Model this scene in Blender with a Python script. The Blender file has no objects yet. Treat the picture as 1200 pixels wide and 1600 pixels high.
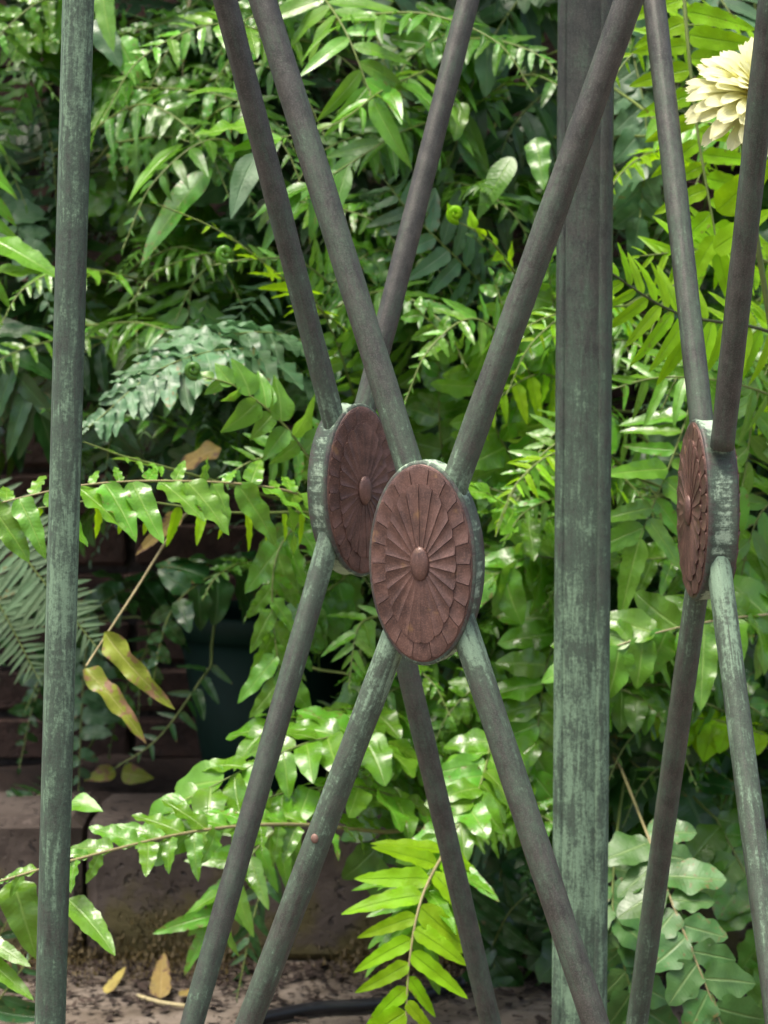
import bpy, bmesh, math, random
from mathutils import Vector, Matrix
random.seed(11)
R = math.radians
scene = bpy.context.scene
C = scene.collection

# ------------------------------------------------------------------ camera
FPX = 3560.0                      # focal length in photo pixels (1200 x 1600)
CAM = Vector((0.0, 0.0, 0.80))
PITCH = R(-4.0)
cam_d = bpy.data.cameras.new('camera')
cam = bpy.data.objects.new('camera', cam_d); C.objects.link(cam)
cam.location = CAM
cam.rotation_euler = (R(90) + PITCH, 0, 0)
cam_d.sensor_fit = 'VERTICAL'; cam_d.sensor_height = 24.0
cam_d.lens = FPX / 1600.0 * 24.0
cam_d.clip_start = 0.02; cam_d.clip_end = 2000
cam_d.dof.use_dof = True; cam_d.dof.focus_distance = 1.78; cam_d.dof.aperture_fstop = 8.5
scene.camera = cam

# ------------------------------------------------------------------ light
SUN_EL, SUN_AZ = 72.0, -50.0      # degrees; azimuth from behind the camera, towards the left
world = bpy.data.worlds.new('World'); scene.world = world; world.use_nodes = True
nt = world.node_tree; nt.nodes.clear()
wo = nt.nodes.new('ShaderNodeOutputWorld'); bg = nt.nodes.new('ShaderNodeBackground')
sky = nt.nodes.new('ShaderNodeTexSky'); sky.sky_type = 'NISHITA'; sky.sun_disc = False
to_sun = Vector((math.sin(R(SUN_AZ)) * math.cos(R(SUN_EL)), -math.cos(R(SUN_AZ)) * math.cos(R(SUN_EL)), math.sin(R(SUN_EL))))
sky.sun_elevation = R(SUN_EL); sky.sun_rotation = math.atan2(to_sun.x, to_sun.y)
sky.air_density = 1.0; sky.dust_density = 6.0; sky.ozone_density = 1.0
nt.links.new(sky.outputs[0], bg.inputs[0]); bg.inputs[1].default_value = 0.075
nt.links.new(bg.outputs[0], wo.inputs[0])
sun_d = bpy.data.lights.new('sun', 'SUN'); sun_d.energy = 1.5; sun_d.angle = R(24); sun_d.color = (1.0, 0.94, 0.84)
sun = bpy.data.objects.new('sun', sun_d); C.objects.link(sun)
sun.rotation_euler = to_sun.to_track_quat('Z', 'Y').to_euler()
vs = scene.view_settings
vs.view_transform = 'Standard'; vs.look = 'None'; vs.gamma = 1.0; vs.use_curve_mapping = False
vs.exposure = 1.88
scene.cycles.max_bounces = 5; scene.cycles.diffuse_bounces = 2; scene.cycles.glossy_bounces = 2; scene.cycles.transmission_bounces = 3
scene.cycles.use_adaptive_sampling = True; scene.cycles.adaptive_threshold = 0.02
scene.cycles.use_denoising = True

# ------------------------------------------------------------------ helpers
def P(px, py, Y):
    """Point at forward distance Y (metres along world +Y) seen at photo pixel px, py."""
    dx, dz = (px - 600.0) / FPX, -(py - 800.0) / FPX
    c, s = math.cos(PITCH), math.sin(PITCH)
    d = Vector((dx, c - dz * s, s + dz * c))
    return CAM + d * (Y / d.y)

def ray(px, py):
    return (P(px, py, 1.0) - CAM).normalized()

def tag(o, label=None, cat=None, group=None, kind=None):
    if label: o['label'] = label
    if cat: o['category'] = cat
    if group: o['group'] = group
    if kind: o['kind'] = kind
    return o

def mesh_obj(name, me, parent=None, mat=None):
    o = bpy.data.objects.new(name, me); C.objects.link(o)
    if mat and not me.materials: me.materials.append(mat)
    if parent: o.parent = parent
    return o

def empty(name, loc):
    o = bpy.data.objects.new(name, None); C.objects.link(o); o.location = loc
    o.empty_display_size = 0.05
    return o

def make_mesh(name, verts, faces, uvs=None, smooth=True, attr=None):
    me = bpy.data.meshes.new(name)
    me.from_pydata([tuple(v) for v in verts], [], faces)
    if uvs:
        lay = me.uv_layers.new(name='UVMap')
        for l in me.loops: lay.data[l.index].uv = uvs[l.vertex_index]
    if attr:
        for k, vals in attr.items():
            a = me.attributes.new(k, 'FLOAT', 'POINT')
            for i, v in enumerate(vals): a.data[i].value = v
    if smooth: me.polygons.foreach_set('use_smooth', [True] * len(me.polygons))
    me.update()
    return me

def catmull(pts, n):
    """n+1 points along a Catmull-Rom curve through pts (Vectors)."""
    ps = [pts[0] * 2 - pts[1]] + list(pts) + [pts[-1] * 2 - pts[-2]]
    dense = []
    for i in range(1, len(ps) - 2):
        for k in range(16):
            t = k / 16
            a, b, c, d = ps[i - 1], ps[i], ps[i + 1], ps[i + 2]
            dense.append(0.5 * ((2 * b) + (c - a) * t + (2 * a - 5 * b + 4 * c - d) * t * t + (3 * b - a - 3 * c + d) * t ** 3))
    dense.append(pts[-1].copy())
    L = [0.0]
    for a, b in zip(dense, dense[1:]): L.append(L[-1] + (b - a).length)
    out = []; j = 0
    for i in range(n + 1):
        s = L[-1] * i / n
        while j < len(L) - 2 and L[j + 1] < s: j += 1
        f = (s - L[j]) / max(1e-9, L[j + 1] - L[j])
        out.append(dense[j].lerp(dense[j + 1], min(1, max(0, f))))
    return out, L[-1]

def tube(pts, radii, seg=6):
    """verts, faces of a tube through pts with given radii."""
    V, F = [], []
    up = Vector((0.13, 0.2, 0.97))
    n = len(pts)
    for i, p in enumerate(pts):
        t = (pts[min(i + 1, n - 1)] - pts[max(i - 1, 0)]).normalized()
        a = t.cross(up)
        if a.length < 1e-3: a = t.cross(Vector((1, 0, 0)))
        a.normalize(); b = t.cross(a)
        for k in range(seg):
            w = 2 * math.pi * k / seg
            V.append(p + (a * math.cos(w) + b * math.sin(w)) * radii[i])
    for i in range(n - 1):
        for k in range(seg):
            k2 = (k + 1) % seg
            F.append((i * seg + k, i * seg + k2, (i + 1) * seg + k2, (i + 1) * seg + k))
    F.append(tuple(range(seg))); F.append(tuple(range((n - 1) * seg, n * seg))[::-1])
    return V, F

# ------------------------------------------------------------------ materials
class NB:
    """Tiny node builder."""
    def __init__(s, name):
        s.m = bpy.data.materials.new(name); s.m.use_nodes = True
        s.t = s.m.node_tree; s.t.nodes.clear()
        s.out = s.t.nodes.new('ShaderNodeOutputMaterial')
    def n(s, typ, **kw):
        nd = s.t.nodes.new(typ)
        for k, v in kw.items(): setattr(nd, k, v)
        return nd
    def l(s, a, b): s.t.links.new(a, b)
    def setin(s, sock, v):
        if isinstance(v, bpy.types.NodeSocket): s.l(v, sock)
        else: sock.default_value = v
    def math(s, op, a, b=0.5, c=None, clamp=False):
        nd = s.n('ShaderNodeMath', operation=op, use_clamp=clamp)
        s.setin(nd.inputs[0], a); s.setin(nd.inputs[1], b)
        if c is not None: s.setin(nd.inputs[2], c)
        return nd.outputs[0]
    def mix(s, f, a, b, blend='MIX'):
        nd = s.n('ShaderNodeMix', data_type='RGBA', blend_type=blend)
        s.setin(nd.inputs[0], f)
        for sock, v in ((nd.inputs[6], a), (nd.inputs[7], b)):
            if isinstance(v, tuple): v = (*v[:3], 1.0)
            s.setin(sock, v)
        return nd.outputs[2]
    def noise(s, vec, scale, detail=4.0, rough=0.55, dist=0.0):
        nd = s.n('ShaderNodeTexNoise')
        if vec is not None: s.l(vec, nd.inputs['Vector'])
        nd.inputs['Scale'].default_value = scale; nd.inputs['Detail'].default_value = detail
        nd.inputs['Roughness'].default_value = rough; nd.inputs['Distortion'].default_value = dist
        return nd.outputs['Fac']
    def ramp(s, f, lo, hi):
        nd = s.n('ShaderNodeMapRange', interpolation_type='SMOOTHSTEP')
        s.setin(nd.inputs[0], f); nd.inputs[1].default_value = lo; nd.inputs[2].default_value = hi
        return nd.outputs[0]
    def mapping(s, vec, scale):
        nd = s.n('ShaderNodeMapping'); s.l(vec, nd.inputs[0]); nd.inputs['Scale'].default_value = scale
        return nd.outputs[0]
    def bump(s, h, strength, dist=0.001):
        nd = s.n('ShaderNodeBump'); s.l(h, nd.inputs['Height'])
        nd.inputs['Strength'].default_value = strength; nd.inputs['Distance'].default_value = dist
        return nd.outputs[0]
    def principled(s, col, rough=0.5, spec=0.5, metal=0.0, normal=None, coat=0.0, coat_r=0.1):
        p = s.n('ShaderNodeBsdfPrincipled')
        if isinstance(col, tuple): col = (*col[:3], 1.0)
        s.setin(p.inputs['Base Color'], col); s.setin(p.inputs['Roughness'], rough)
        s.setin(p.inputs['Specular IOR Level'], spec); s.setin(p.inputs['Metallic'], metal)
        p.inputs['Coat Weight'].default_value = coat; p.inputs['Coat Roughness'].default_value = coat_r
        if normal is not None: s.l(normal, p.inputs['Normal'])
        return p.outputs[0]
    def done(s, sh): s.l(sh, s.out.inputs[0]); return s.m

def leaf_mat(name, col, vein, rough=0.32, transl=0.25, tcol=None, var=0.25, frost=0.0, spots=None, coat=0.35):
    b = NB(name)
    uvn = b.n('ShaderNodeUVMap', uv_map='UVMap').outputs[0]
    sep = b.n('ShaderNodeSeparateXYZ'); b.l(uvn, sep.inputs[0])
    ax = b.math('ABSOLUTE', b.math('MULTIPLY', b.math('SUBTRACT', sep.outputs[0], 0.5), 2.0))
    rnd = b.n('ShaderNodeObjectInfo').outputs['Random']
    oc = b.n('ShaderNodeTexCoord').outputs['Object']
    geo = b.n('ShaderNodeNewGeometry').outputs['Position']
    big = b.noise(geo, 34.0, 1.0)
    fine = b.noise(geo, 170.0, 1.0)
    # colour: patchy, per-leaf variation, pale midrib and faint side veins
    hsv = b.n('ShaderNodeHueSaturation')
    hsv.inputs['Color'].default_value = (*col, 1)
    b.l(b.math('ADD', b.math('MULTIPLY', b.math('SUBTRACT', rnd, 0.5), 0.035), 0.5), hsv.inputs['Hue'])
    b.l(b.math('ADD', 1.0 - var, b.math('MULTIPLY', rnd, 2 * var)), hsv.inputs['Value'])
    c = b.mix(b.ramp(big, 0.35, 0.75), hsv.outputs[0], tuple(min(1, x * 0.72) for x in col))
    c = b.mix(b.math('MULTIPLY', b.ramp(fine, 0.5, 0.8), 0.35), c, tuple(min(1, x * 1.35 + 0.01) for x in col))
    rib = b.ramp(ax, 0.11, 0.02)
    side = b.math('SINE', b.math('MULTIPLY', b.math('SUBTRACT', sep.outputs[1], b.math('MULTIPLY', ax, 0.10)), 95.0))
    sidem = b.math('MULTIPLY', b.ramp(side, 0.55, 1.0), 0.07)
    c = b.mix(b.math('MAXIMUM', b.math('MULTIPLY', rib, 0.55), sidem), c, vein)
    # browned edges and specks on some leaves only
    old = b.math('MULTIPLY', b.ramp(rnd, 0.80, 0.86), b.ramp(b.math('ADD', fine, b.math('MULTIPLY', b.math('MAXIMUM', ax, sep.outputs[1]), 0.22)), 0.76, 0.84))
    c = b.mix(b.math('MULTIPLY', old, 0.8), c, (0.16, 0.11, 0.03))
    if spots:
        sp = b.ramp(b.math('ADD', b.noise(geo, 75.0, 4.0, 0.7), b.math('MULTIPLY', ax, 0.13)), 0.60, 0.66)
        c = b.mix(sp, c, spots)
    h = b.math('ADD', b.math('MULTIPLY', side, 0.06), b.math('ADD', b.math('MULTIPLY', fine, 0.8), b.math('MULTIPLY', rib, -1.2)))
    nrm = b.bump(h, 0.55, 0.0009)
    wet = b.ramp(big, 0.40, 0.62)
    rg = b.math('SUBTRACT', rough + 0.09, b.math('MULTIPLY', wet, 0.13), clamp=True)
    sh = b.principled(c, rg, 0.68 + frost - (0.42 if coat < .2 else 0), 0.0, nrm)
    tr = b.n('ShaderNodeBsdfTranslucent')
    tc = tcol or tuple(min(1, x * 1.9) for x in col)
    b.l(b.mix(0.75, c, tc), tr.inputs[0])
    mx = b.n('ShaderNodeMixShader'); mx.inputs[0].default_value = transl
    b.l(sh, mx.inputs[1]); b.l(tr.outputs[0], mx.inputs[2])
    return b.done(mx.outputs[0])

M = {}
M['mid']   = leaf_mat('leaf_green',      (0.070, 0.205, 0.013), (0.19, 0.35, 0.06), 0.30, 0.26, (0.18, 0.42, 0.03))
M['light'] = leaf_mat('leaf_light_green',(0.115, 0.295, 0.018), (0.28, 0.44, 0.09), 0.27, 0.26, (0.34, 0.66, 0.05))
M['lime']  = leaf_mat('leaf_lime_green', (0.240, 0.460, 0.005), (0.10, 0.22, 0.01), 0.42, 0.42, (0.55, 0.95, 0.01), var=0.25, coat=0.1)
M['deep']  = leaf_mat('leaf_dark_green', (0.024, 0.094, 0.015), (0.08, 0.17, 0.04), 0.32, 0.15, (0.05, 0.16, 0.03))  # deep green, taken darker so its colour also holds shadow
M['blue']  = leaf_mat('leaf_blue_green', (0.074, 0.172, 0.068), (0.17, 0.28, 0.14), 0.46, 0.18, (0.12, 0.30, 0.10))
M['jade']  = leaf_mat('leaf_jade',       (0.066, 0.172, 0.030), (0.22, 0.33, 0.10), 0.42, 0.2, (0.16, 0.36, 0.08))
M['pale']  = leaf_mat('leaf_pale_comb',  (0.135, 0.225, 0.115), (0.25, 0.33, 0.2), 0.45, 0.2, (0.25, 0.4, 0.15), coat=0.1)
M['sick']  = leaf_mat('leaf_withered',   (0.230, 0.290, 0.030), (0.40, 0.38, 0.14), 0.42, 0.25, (0.45, 0.5, 0.05), spots=(0.22, 0.12, 0.07), coat=0.1)
M['dead']  = leaf_mat('leaf_dead',       (0.300, 0.230, 0.065), (0.36, 0.27, 0.12), 0.6, 0.1, (0.4, 0.3, 0.1), spots=(0.11, 0.06, 0.04), coat=0.0)

def stalk_mat(name, col):
    b = NB(name)
    geo = b.n('ShaderNodeNewGeometry').outputs['Position']
    c = b.mix(b.noise(geo, 90.0), tuple(x * 0.6 for x in col), tuple(min(1, x * 1.3) for x in col))
    return b.done(b.principled(c, 0.5, 0.4, 0.0, b.bump(b.noise(geo, 500.0), 0.3, 0.0005)))
M['rachis'] = stalk_mat('rachis_green', (0.15, 0.20, 0.05))
M['rachis_tan'] = stalk_mat('rachis_tan', (0.30, 0.26, 0.12))
M['rachis_dark'] = stalk_mat('rachis_dark', (0.05, 0.065, 0.022))
M['dry'] = stalk_mat('stalk_dry', (0.40, 0.34, 0.18))

def bronze_mat(name, brown, dark, green, pale, bias_, grit=1.0, gold_spots=None, rough=0.46):
    b = NB(name); bias = bias_ + 0.03
    uv = b.n('ShaderNodeUVMap', uv_map='UVMap').outputs[0]      # u around (m), v along (m)
    geo = b.n('ShaderNodeNewGeometry').outputs['Position']
    at = b.n('ShaderNodeAttribute', attribute_name='patina').outputs['Fac']
    stre = b.noise(b.mapping(uv, (1.0, 0.10, 1.0)), 170.0, 6.0, 0.66, 0.5)
    blot = b.noise(geo, 32.0, 5.0, 0.6)
    fine = b.noise(geo, 340.0, 4.0, 0.65)
    speck = b.noise(geo, 900.0, 2.0, 0.6)
    c = b.mix(b.ramp(b.noise(geo, 60.0, 4.0), 0.3, 0.7), brown, dark)
    c = b.mix(b.math('MULTIPLY', b.ramp(speck, 0.45, 0.75), 0.30), c, tuple(min(1, x * 2.0) for x in brown))
    v = b.math('ADD', b.math('ADD', b.math('MULTIPLY', stre, 0.60), b.math('MULTIPLY', blot, 0.42)), b.math('ADD', b.math('MULTIPLY', fine, 0.36 * grit), at))
    g1 = b.ramp(v, bias - 0.08, bias + 0.20)
    g2 = b.ramp(v, bias + 0.15, bias + 0.30)
    gr = b.mix(b.noise(geo, 110.0, 4.0), tuple(x * 0.62 for x in green), green)
    c = b.mix(b.math('MULTIPLY', g1, 0.86), c, gr)
    c = b.mix(b.math('MULTIPLY', g2, 0.85), c, pale)
    c = b.mix(b.math('MULTIPLY', b.ramp(b.noise(geo, 700.0, 3.0), 0.64, 0.72), 0.55), c, tuple(x * 0.5 for x in dark))
    mot = b.math('ADD', b.math('MULTIPLY', b.noise(b.mapping(uv, (1.0, 0.22, 1.0)), 420.0, 4.0, 0.7), 0.9), b.math('MULTIPLY', speck, 0.7))
    gain = b.n('ShaderNodeHueSaturation'); b.l(c, gain.inputs['Color']); b.l(b.math('ADD', 0.28, b.math('MULTIPLY', mot, 0.95)), gain.inputs['Value'])
    c = gain.outputs[0]
    if gold_spots:
        gl = b.ramp(b.noise(geo, 62.0, 4.0, 0.6), 0.61, 0.74)  # random gold-brown spots in the bronze itself
        c = b.mix(b.math('MULTIPLY', gl, 0.55), c, gold_spots)
    h = b.math('ADD', b.math('ADD', b.math('MULTIPLY', fine, 0.7), b.math('MULTIPLY', speck, 0.35)), b.math('ADD', b.math('MULTIPLY', g1, 0.25), b.math('MULTIPLY', stre, 0.4)))
    nrm = b.bump(h, 0.5, 0.0007)
    rg = b.math('ADD', rough, b.math('MULTIPLY', g1, 0.25))
    metal = b.math('MULTIPLY', b.math('SUBTRACT', 1.0, g1), 0.25)
    return b.done(b.principled(c, rg, 0.45, metal, nrm))
M['rod']  = bronze_mat('bronze_rod',  (0.080, 0.077, 0.066), (0.046, 0.045, 0.039), (0.082, 0.124, 0.083), (0.20, 0.30, 0.20), 0.65)
M['post'] = bronze_mat('bronze_post', (0.058, 0.060, 0.051), (0.036, 0.041, 0.035), (0.072, 0.120, 0.079), (0.165, 0.26, 0.165), 0.64)
M['drum'] = bronze_mat('bronze_drum', (0.085, 0.066, 0.060), (0.040, 0.034, 0.033), (0.088, 0.140, 0.096), (0.37, 0.49, 0.35), 0.58)
M['rosette'] = bronze_mat('bronze_rosette', (0.146, 0.082, 0.065), (0.070, 0.041, 0.034), (0.16, 0.19, 0.15), (0.30, 0.36, 0.26), 1.0, gold_spots=(0.30, 0.18, 0.08), rough=0.36)
M['scar'] = stalk_mat('bronze_scar', (0.20, 0.12, 0.09))

def mineral(name, a, bcol, dark, scale, rough=0.85, pit=0.5, moss=None):
    b = NB(name)
    geo = b.n('ShaderNodeNewGeometry').outputs['Position']
    c = b.mix(b.ramp(b.noise(geo, scale, 6.0, 0.6), 0.35, 0.65), a, bcol)
    spk = b.noise(geo, scale * 7, 3.0)
    c = b.mix(b.math('MULTIPLY', b.ramp(spk, 0.60, 0.68), pit), c, dark)
    c = b.mix(b.math('MULTIPLY', b.ramp(spk, 0.38, 0.30), 0.35), c, tuple(min(1, x * 1.6) for x in a))
    rnd = b.n('ShaderNodeObjectInfo').outputs['Random']
    c = b.mix(b.math('MULTIPLY', rnd, 0.4), c, tuple(x * 0.5 for x in bcol))
    if moss:
        sx = b.n('ShaderNodeSeparateXYZ'); b.l(geo, sx.inputs[0])
        mm = b.ramp(b.math('ADD', b.noise(geo, 14.0, 5.0), b.math('MULTIPLY', sx.outputs[2], -2.0)), 0.26, 0.46)
        c = b.mix(b.math('MULTIPLY', mm, 0.8), c, moss)
    h = b.math('ADD', b.noise(geo, scale * 2.5, 6.0, 0.65), b.math('MULTIPLY', b.ramp(spk, 0.58, 0.68), -0.9))
    return b.done(b.principled(c, rough, 0.25, 0.0, b.bump(h, 0.8, 0.006)))
M['ground'] = mineral('pale_stone_ground', (0.24, 0.20, 0.165), (0.12, 0.095, 0.072), (0.07, 0.05, 0.04), 12.0)
M['kerb'] = mineral('mauve_concrete', (0.130, 0.104, 0.088), (0.075, 0.058, 0.048), (0.035, 0.032, 0.034), 11.0, pit=0.85, moss=(0.10, 0.085, 0.03))
M['soil'] = mineral('dark_soil', (0.055, 0.038, 0.03), (0.032, 0.024, 0.02), (0.015, 0.01, 0.01), 20.0)
M['brick'] = mineral('red_brick', (0.080, 0.047, 0.037), (0.042, 0.029, 0.023), (0.07, 0.05, 0.045), 18.0)
M['mortar'] = mineral('old_mortar', (0.06, 0.05, 0.045), (0.04, 0.035, 0.03), (0.03, 0.03, 0.03), 20.0)
def plain(name, col, rough, spec=0.5, bumpy=0.0):
    b = NB(name)
    geo = b.n('ShaderNodeNewGeometry').outputs['Position']
    c = b.mix(b.noise(geo, 40.0), tuple(x * 0.8 for x in col), tuple(min(1, x * 1.15) for x in col))
    return b.done(b.principled(c, rough, spec, 0.0, b.bump(b.noise(geo, 300.0), bumpy, 0.0006) if bumpy else None))
M['pot'] = plain('dark_green_plastic', (0.005, 0.024, 0.016), 0.6, 0.2, 0.2)
M['hose'] = plain('black_rubber', (0.018, 0.018, 0.022), 0.35, 0.5, 0.2)
M['moss'] = stalk_mat('moss', (0.105, 0.075, 0.024))

def petal_mat():
    b = NB('cream_petal')
    uv = b.n('ShaderNodeUVMap', uv_map='UVMap').outputs[0]
    sep = b.n('ShaderNodeSeparateXYZ'); b.l(uv, sep.inputs[0])
    c = b.mix(b.ramp(sep.outputs[1], 0.15, 0.85), (0.86, 0.80, 0.14), (0.88, 0.88, 0.52))
    rib = b.math('SINE', b.math('MULTIPLY', sep.outputs[0], 44.0))
    nrm = b.bump(rib, 0.35, 0.0004)
    sh = b.principled(c, 0.55, 0.3, 0.0, nrm)
    tr = b.n('ShaderNodeBsdfTranslucent'); tr.inputs[0].default_value = (0.85, 0.85, 0.5, 1)
    mx = b.n('ShaderNodeMixShader'); mx.inputs[0].default_value = 0.3
    b.l(sh, mx.inputs[1]); b.l(tr.outputs[0], mx.inputs[2])
    return b.done(mx.outputs[0])
M['petal'] = petal_mat()
M['floret'] = plain('yellow_floret', (0.62, 0.42, 0.03), 0.6)

# ------------------------------------------------------------------ the setting
def box_mesh(name, sx, sy, sz, bevel=0.0, jitter=0.0, sub=0):
    bm = bmesh.new(); bmesh.ops.create_cube(bm, size=1.0)
    bmesh.ops.scale(bm, vec=(sx, sy, sz), verts=bm.verts)
    if sub: bmesh.ops.subdivide_edges(bm, edges=bm.edges[:], cuts=sub, use_grid_fill=True)
    if bevel: bmesh.ops.bevel(bm, geom=bm.edges[:] if not sub else [e for e in bm.edges if e.calc_face_angle(0) > 1], offset=bevel, segments=1, affect='EDGES')
    if jitter:
        for v in bm.verts: v.co += Vector([random.uniform(-1, 1) * jitter for _ in range(3)])
    me = bpy.data.meshes.new(name); bm.to_mesh(me); bm.free()
    return me

# ground: one sheet to the horizon
V, F = [], []
S = 600.0
o = mesh_obj('ground', make_mesh('ground', [(-S, -S, 0), (S, -S, 0), (S, S, 0), (-S, S, 0)], [(0, 1, 2, 3)]), None, M['ground']); tag(o, kind='structure')

# kerb of concrete blocks holding the raised bed, moss at its foot
KY = 2.95
kerb = empty('kerb', (0, KY, 0)); tag(kerb, 'mauve pitted concrete block kerb with mossy foot at lower left', 'kerb')
xk = -1.6
kb = [box_mesh('kerb_block', 0.598, 0.20, 0.19, 0.012, 0.002, 3) for _ in range(3)]
for i in range(6):
    b_ = mesh_obj('block', kb[i % 3], kerb, M['kerb']); b_.location = (xk + 0.3, 0.10, 0.094 + random.uniform(-.003, .003)); b_.rotation_euler.z = random.uniform(-.006, .006); xk += 0.604
# soil of the bed
g = []
nx, ny = 40, 8
for j in range(ny + 1):
    for i in range(nx + 1):
        g.append((-1.6 + 3.6 * i / nx, KY + 0.19 + 0.42 * j / ny, 0.165 + 0.018 * math.sin(i * 1.7 + j) * math.cos(j * 2.1 + i * .6) + random.uniform(-.006, .006)))
fs = [(j * (nx + 1) + i, j * (nx + 1) + i + 1, (j + 1) * (nx + 1) + i + 1, (j + 1) * (nx + 1) + i) for j in range(ny) for i in range(nx)]
o = mesh_obj('soil_bed', make_mesh('soil_bed', g, fs), None, M['soil']); tag(o, kind='structure')

# brick wall behind the ferns
WY = 3.52
wall = mesh_obj('brick_wall', box_mesh('wall_core', 3.2, 0.2, 2.3), None, M['mortar']); wall.location = (0.1, WY + 0.112, 1.15)
tag(wall, 'old red brick wall showing in gaps between the ferns', 'wall')
bricks = [box_mesh('brick', 0.212, 0.03, 0.064, 0.006, 0.003) for _ in range(5)]
nb = 0
for r_ in range(23):
    for c_ in range(13):
        if nb >= 299: break
        o = mesh_obj('brick', bricks[(r_ * 7 + c_ * 3) % 5], wall, M['brick'])
        o.location = (-1.5 + 0.224 * c_ + (0.112 if r_ % 2 else 0) , -0.099 + random.uniform(-.005, .003) , -1.15 + 0.20 + 0.076 * r_)
        nb += 1

# ------------------------------------------------------------------ the bronze trellis
ALPHA = R(19.3); m_ = 0.1875 * 1.7
A0 = P(667, 878, 1.70)
dA = Vector((math.cos(ALPHA), -math.sin(ALPHA), 0)); inA = Vector((math.sin(ALPHA), math.cos(ALPHA), 0))
VL = A0 - dA * m_; VR = A0 + dA * m_; VF = A0 + inA * (m_ * math.sqrt(3))
for v in (VL, VR, VF): v.z = 0
cen = (VL + VR + VF) / 3
trellis = empty('bronze_trellis', (cen.x, cen.y, 0))
tag(trellis, 'weathered bronze three-sided garden trellis with crossed rods and oval rosettes', 'trellis')
T0 = Vector((cen.x, cen.y, 0))

def loft(name, sections, uvs_len, sec_len, parent, mat, pat, smooth=True):
    """sections: list of rings (lists of Vectors, world). Open seam ring with UVs in metres."""
    n = len(sections[0]); V, F, U, A = [], [], [], []
    for i, ring in enumerate(sections):
        for k in range(n + 1):
            V.append(ring[k % n] - T0); U.append((sec_len[k], uvs_len[i])); A.append(pat[i])
    for i in range(len(sections) - 1):
        for k in range(n):
            a = i * (n + 1) + k
            F.append((a, a + 1, a + n + 2, a + n + 1))
    F.append(tuple(range(n))[::-1]); F.append(tuple((len(sections) - 1) * (n + 1) + k for k in range(n)))
    me = make_mesh(name, V, F, U, smooth, {'patina': A})
    return mesh_obj(name, me, parent, mat)

def sec_lengths(poly):
    L = [0.0]
    for a, b in zip(poly, poly[1:] + poly[:1]): L.append(L[-1] + math.hypot(b[0] - a[0], b[1] - a[1]))
    return L

# posts: flat bars with rounded edges, wide face turned to the middle of the triangle
def bar_section(w, t):
    pts = []
    r = t * 0.36
    for cx, cy, a0 in ((w / 2 - r, t / 2 - r, 0), (-w / 2 + r, t / 2 - r, 90), (-w / 2 + r, -t / 2 + r, 180), (w / 2 - r, -t / 2 + r, 270)):
        for k in range(4):
            a = R(a0 + 30 * k); pts.append((cx + r * math.cos(a), cy + r * math.sin(a)))
    # shallow groove beside each edge on both wide faces
    out = []
    for i, p in enumerate(pts):
        out.append(p)
        q = pts[(i + 1) % len(pts)]
        if abs(p[1] - q[1]) < 1e-6 and abs(p[0] - q[0]) > w * 0.3:
            s = 1 if q[0] > p[0] else -1
            y = p[1]; iy = y - math.copysign(0.0011, y)
            for x in (p[0] + s * 0.0012, p[0] + s * 0.0022, q[0] - s * 0.0022, q[0] - s * 0.0012):
                pass
            out += [(p[0] + s * .0015, y), (p[0] + s * .0023, iy), (p[0] + s * .0031, y), (q[0] - s * .0031, y), (q[0] - s * .0023, iy), (q[0] - s * .0015, y)]
    return out

def post(top, bot, w, t, pat_fn):
    axis = top - bot
    ft = cen - Vector((bot.x, bot.y, 0)); ft.z = 0; ft.normalize(); wd = Vector((-ft.y, ft.x, 0))
    poly = bar_section(w, t); sl = sec_lengths(poly)
    rings, lens, pat = [], [], []
    N = 60
    for i in range(N + 1):
        p = bot + axis * (i / N)
        rings.append([p + wd * a + ft * b for a, b in poly]); lens.append(axis.length * i / N); pat.append(pat_fn(p.z))
    return loft('post', rings, lens, sl, trellis, M['post'], pat)

def line_z(p0, p1, z): return p0 + (p1 - p0) * ((z - p0.z) / (p1.z - p0.z))
TOPZ = 1.52
a, b = P(122, 0, VL.y), P(78, 1600, VL.y)
post(line_z(a, b, TOPZ), line_z(a, b, 0.0), 0.054, 0.0232, lambda z: 0.15 + 0.05 * math.sin(z * 13))
VLa, VLb = a, b
a, b = P(916, 0, VF.y), P(905, 1600, VF.y)
post(line_z(a, b, TOPZ), line_z(a, b, 0.0), 0.0545, 0.0232, lambda z: -0.08 + 0.27 * max(0, min(1, (1.12 - z) / 0.65)))
VFa, VFb = a, b
a, b = VR + Vector((-0.015, 0, 1.2)), VR + Vector((0.01, 0, 0.3))
post(line_z(a, b, TOPZ), line_z(a, b, 0.0), 0.054, 0.0232, lambda z: 0.02)

# rods: rounded on the outside, bevelled flats towards the inside
def rod_section(r):
    pts = [(r * math.cos(R(a)), r * math.sin(R(a))) for a in range(-10, 191, 20)]
    pts += [(-r * 0.98, -r * 0.35), (-r * 0.52, -r * 0.86), (r * 0.52, -r * 0.86), (r * 0.98, -r * 0.35)]
    return pts

def on_plane(px, py, p0, nrm):
    d = ray(px, py); return CAM + d * ((p0 - CAM).dot(nrm) / d.dot(nrm))

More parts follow.
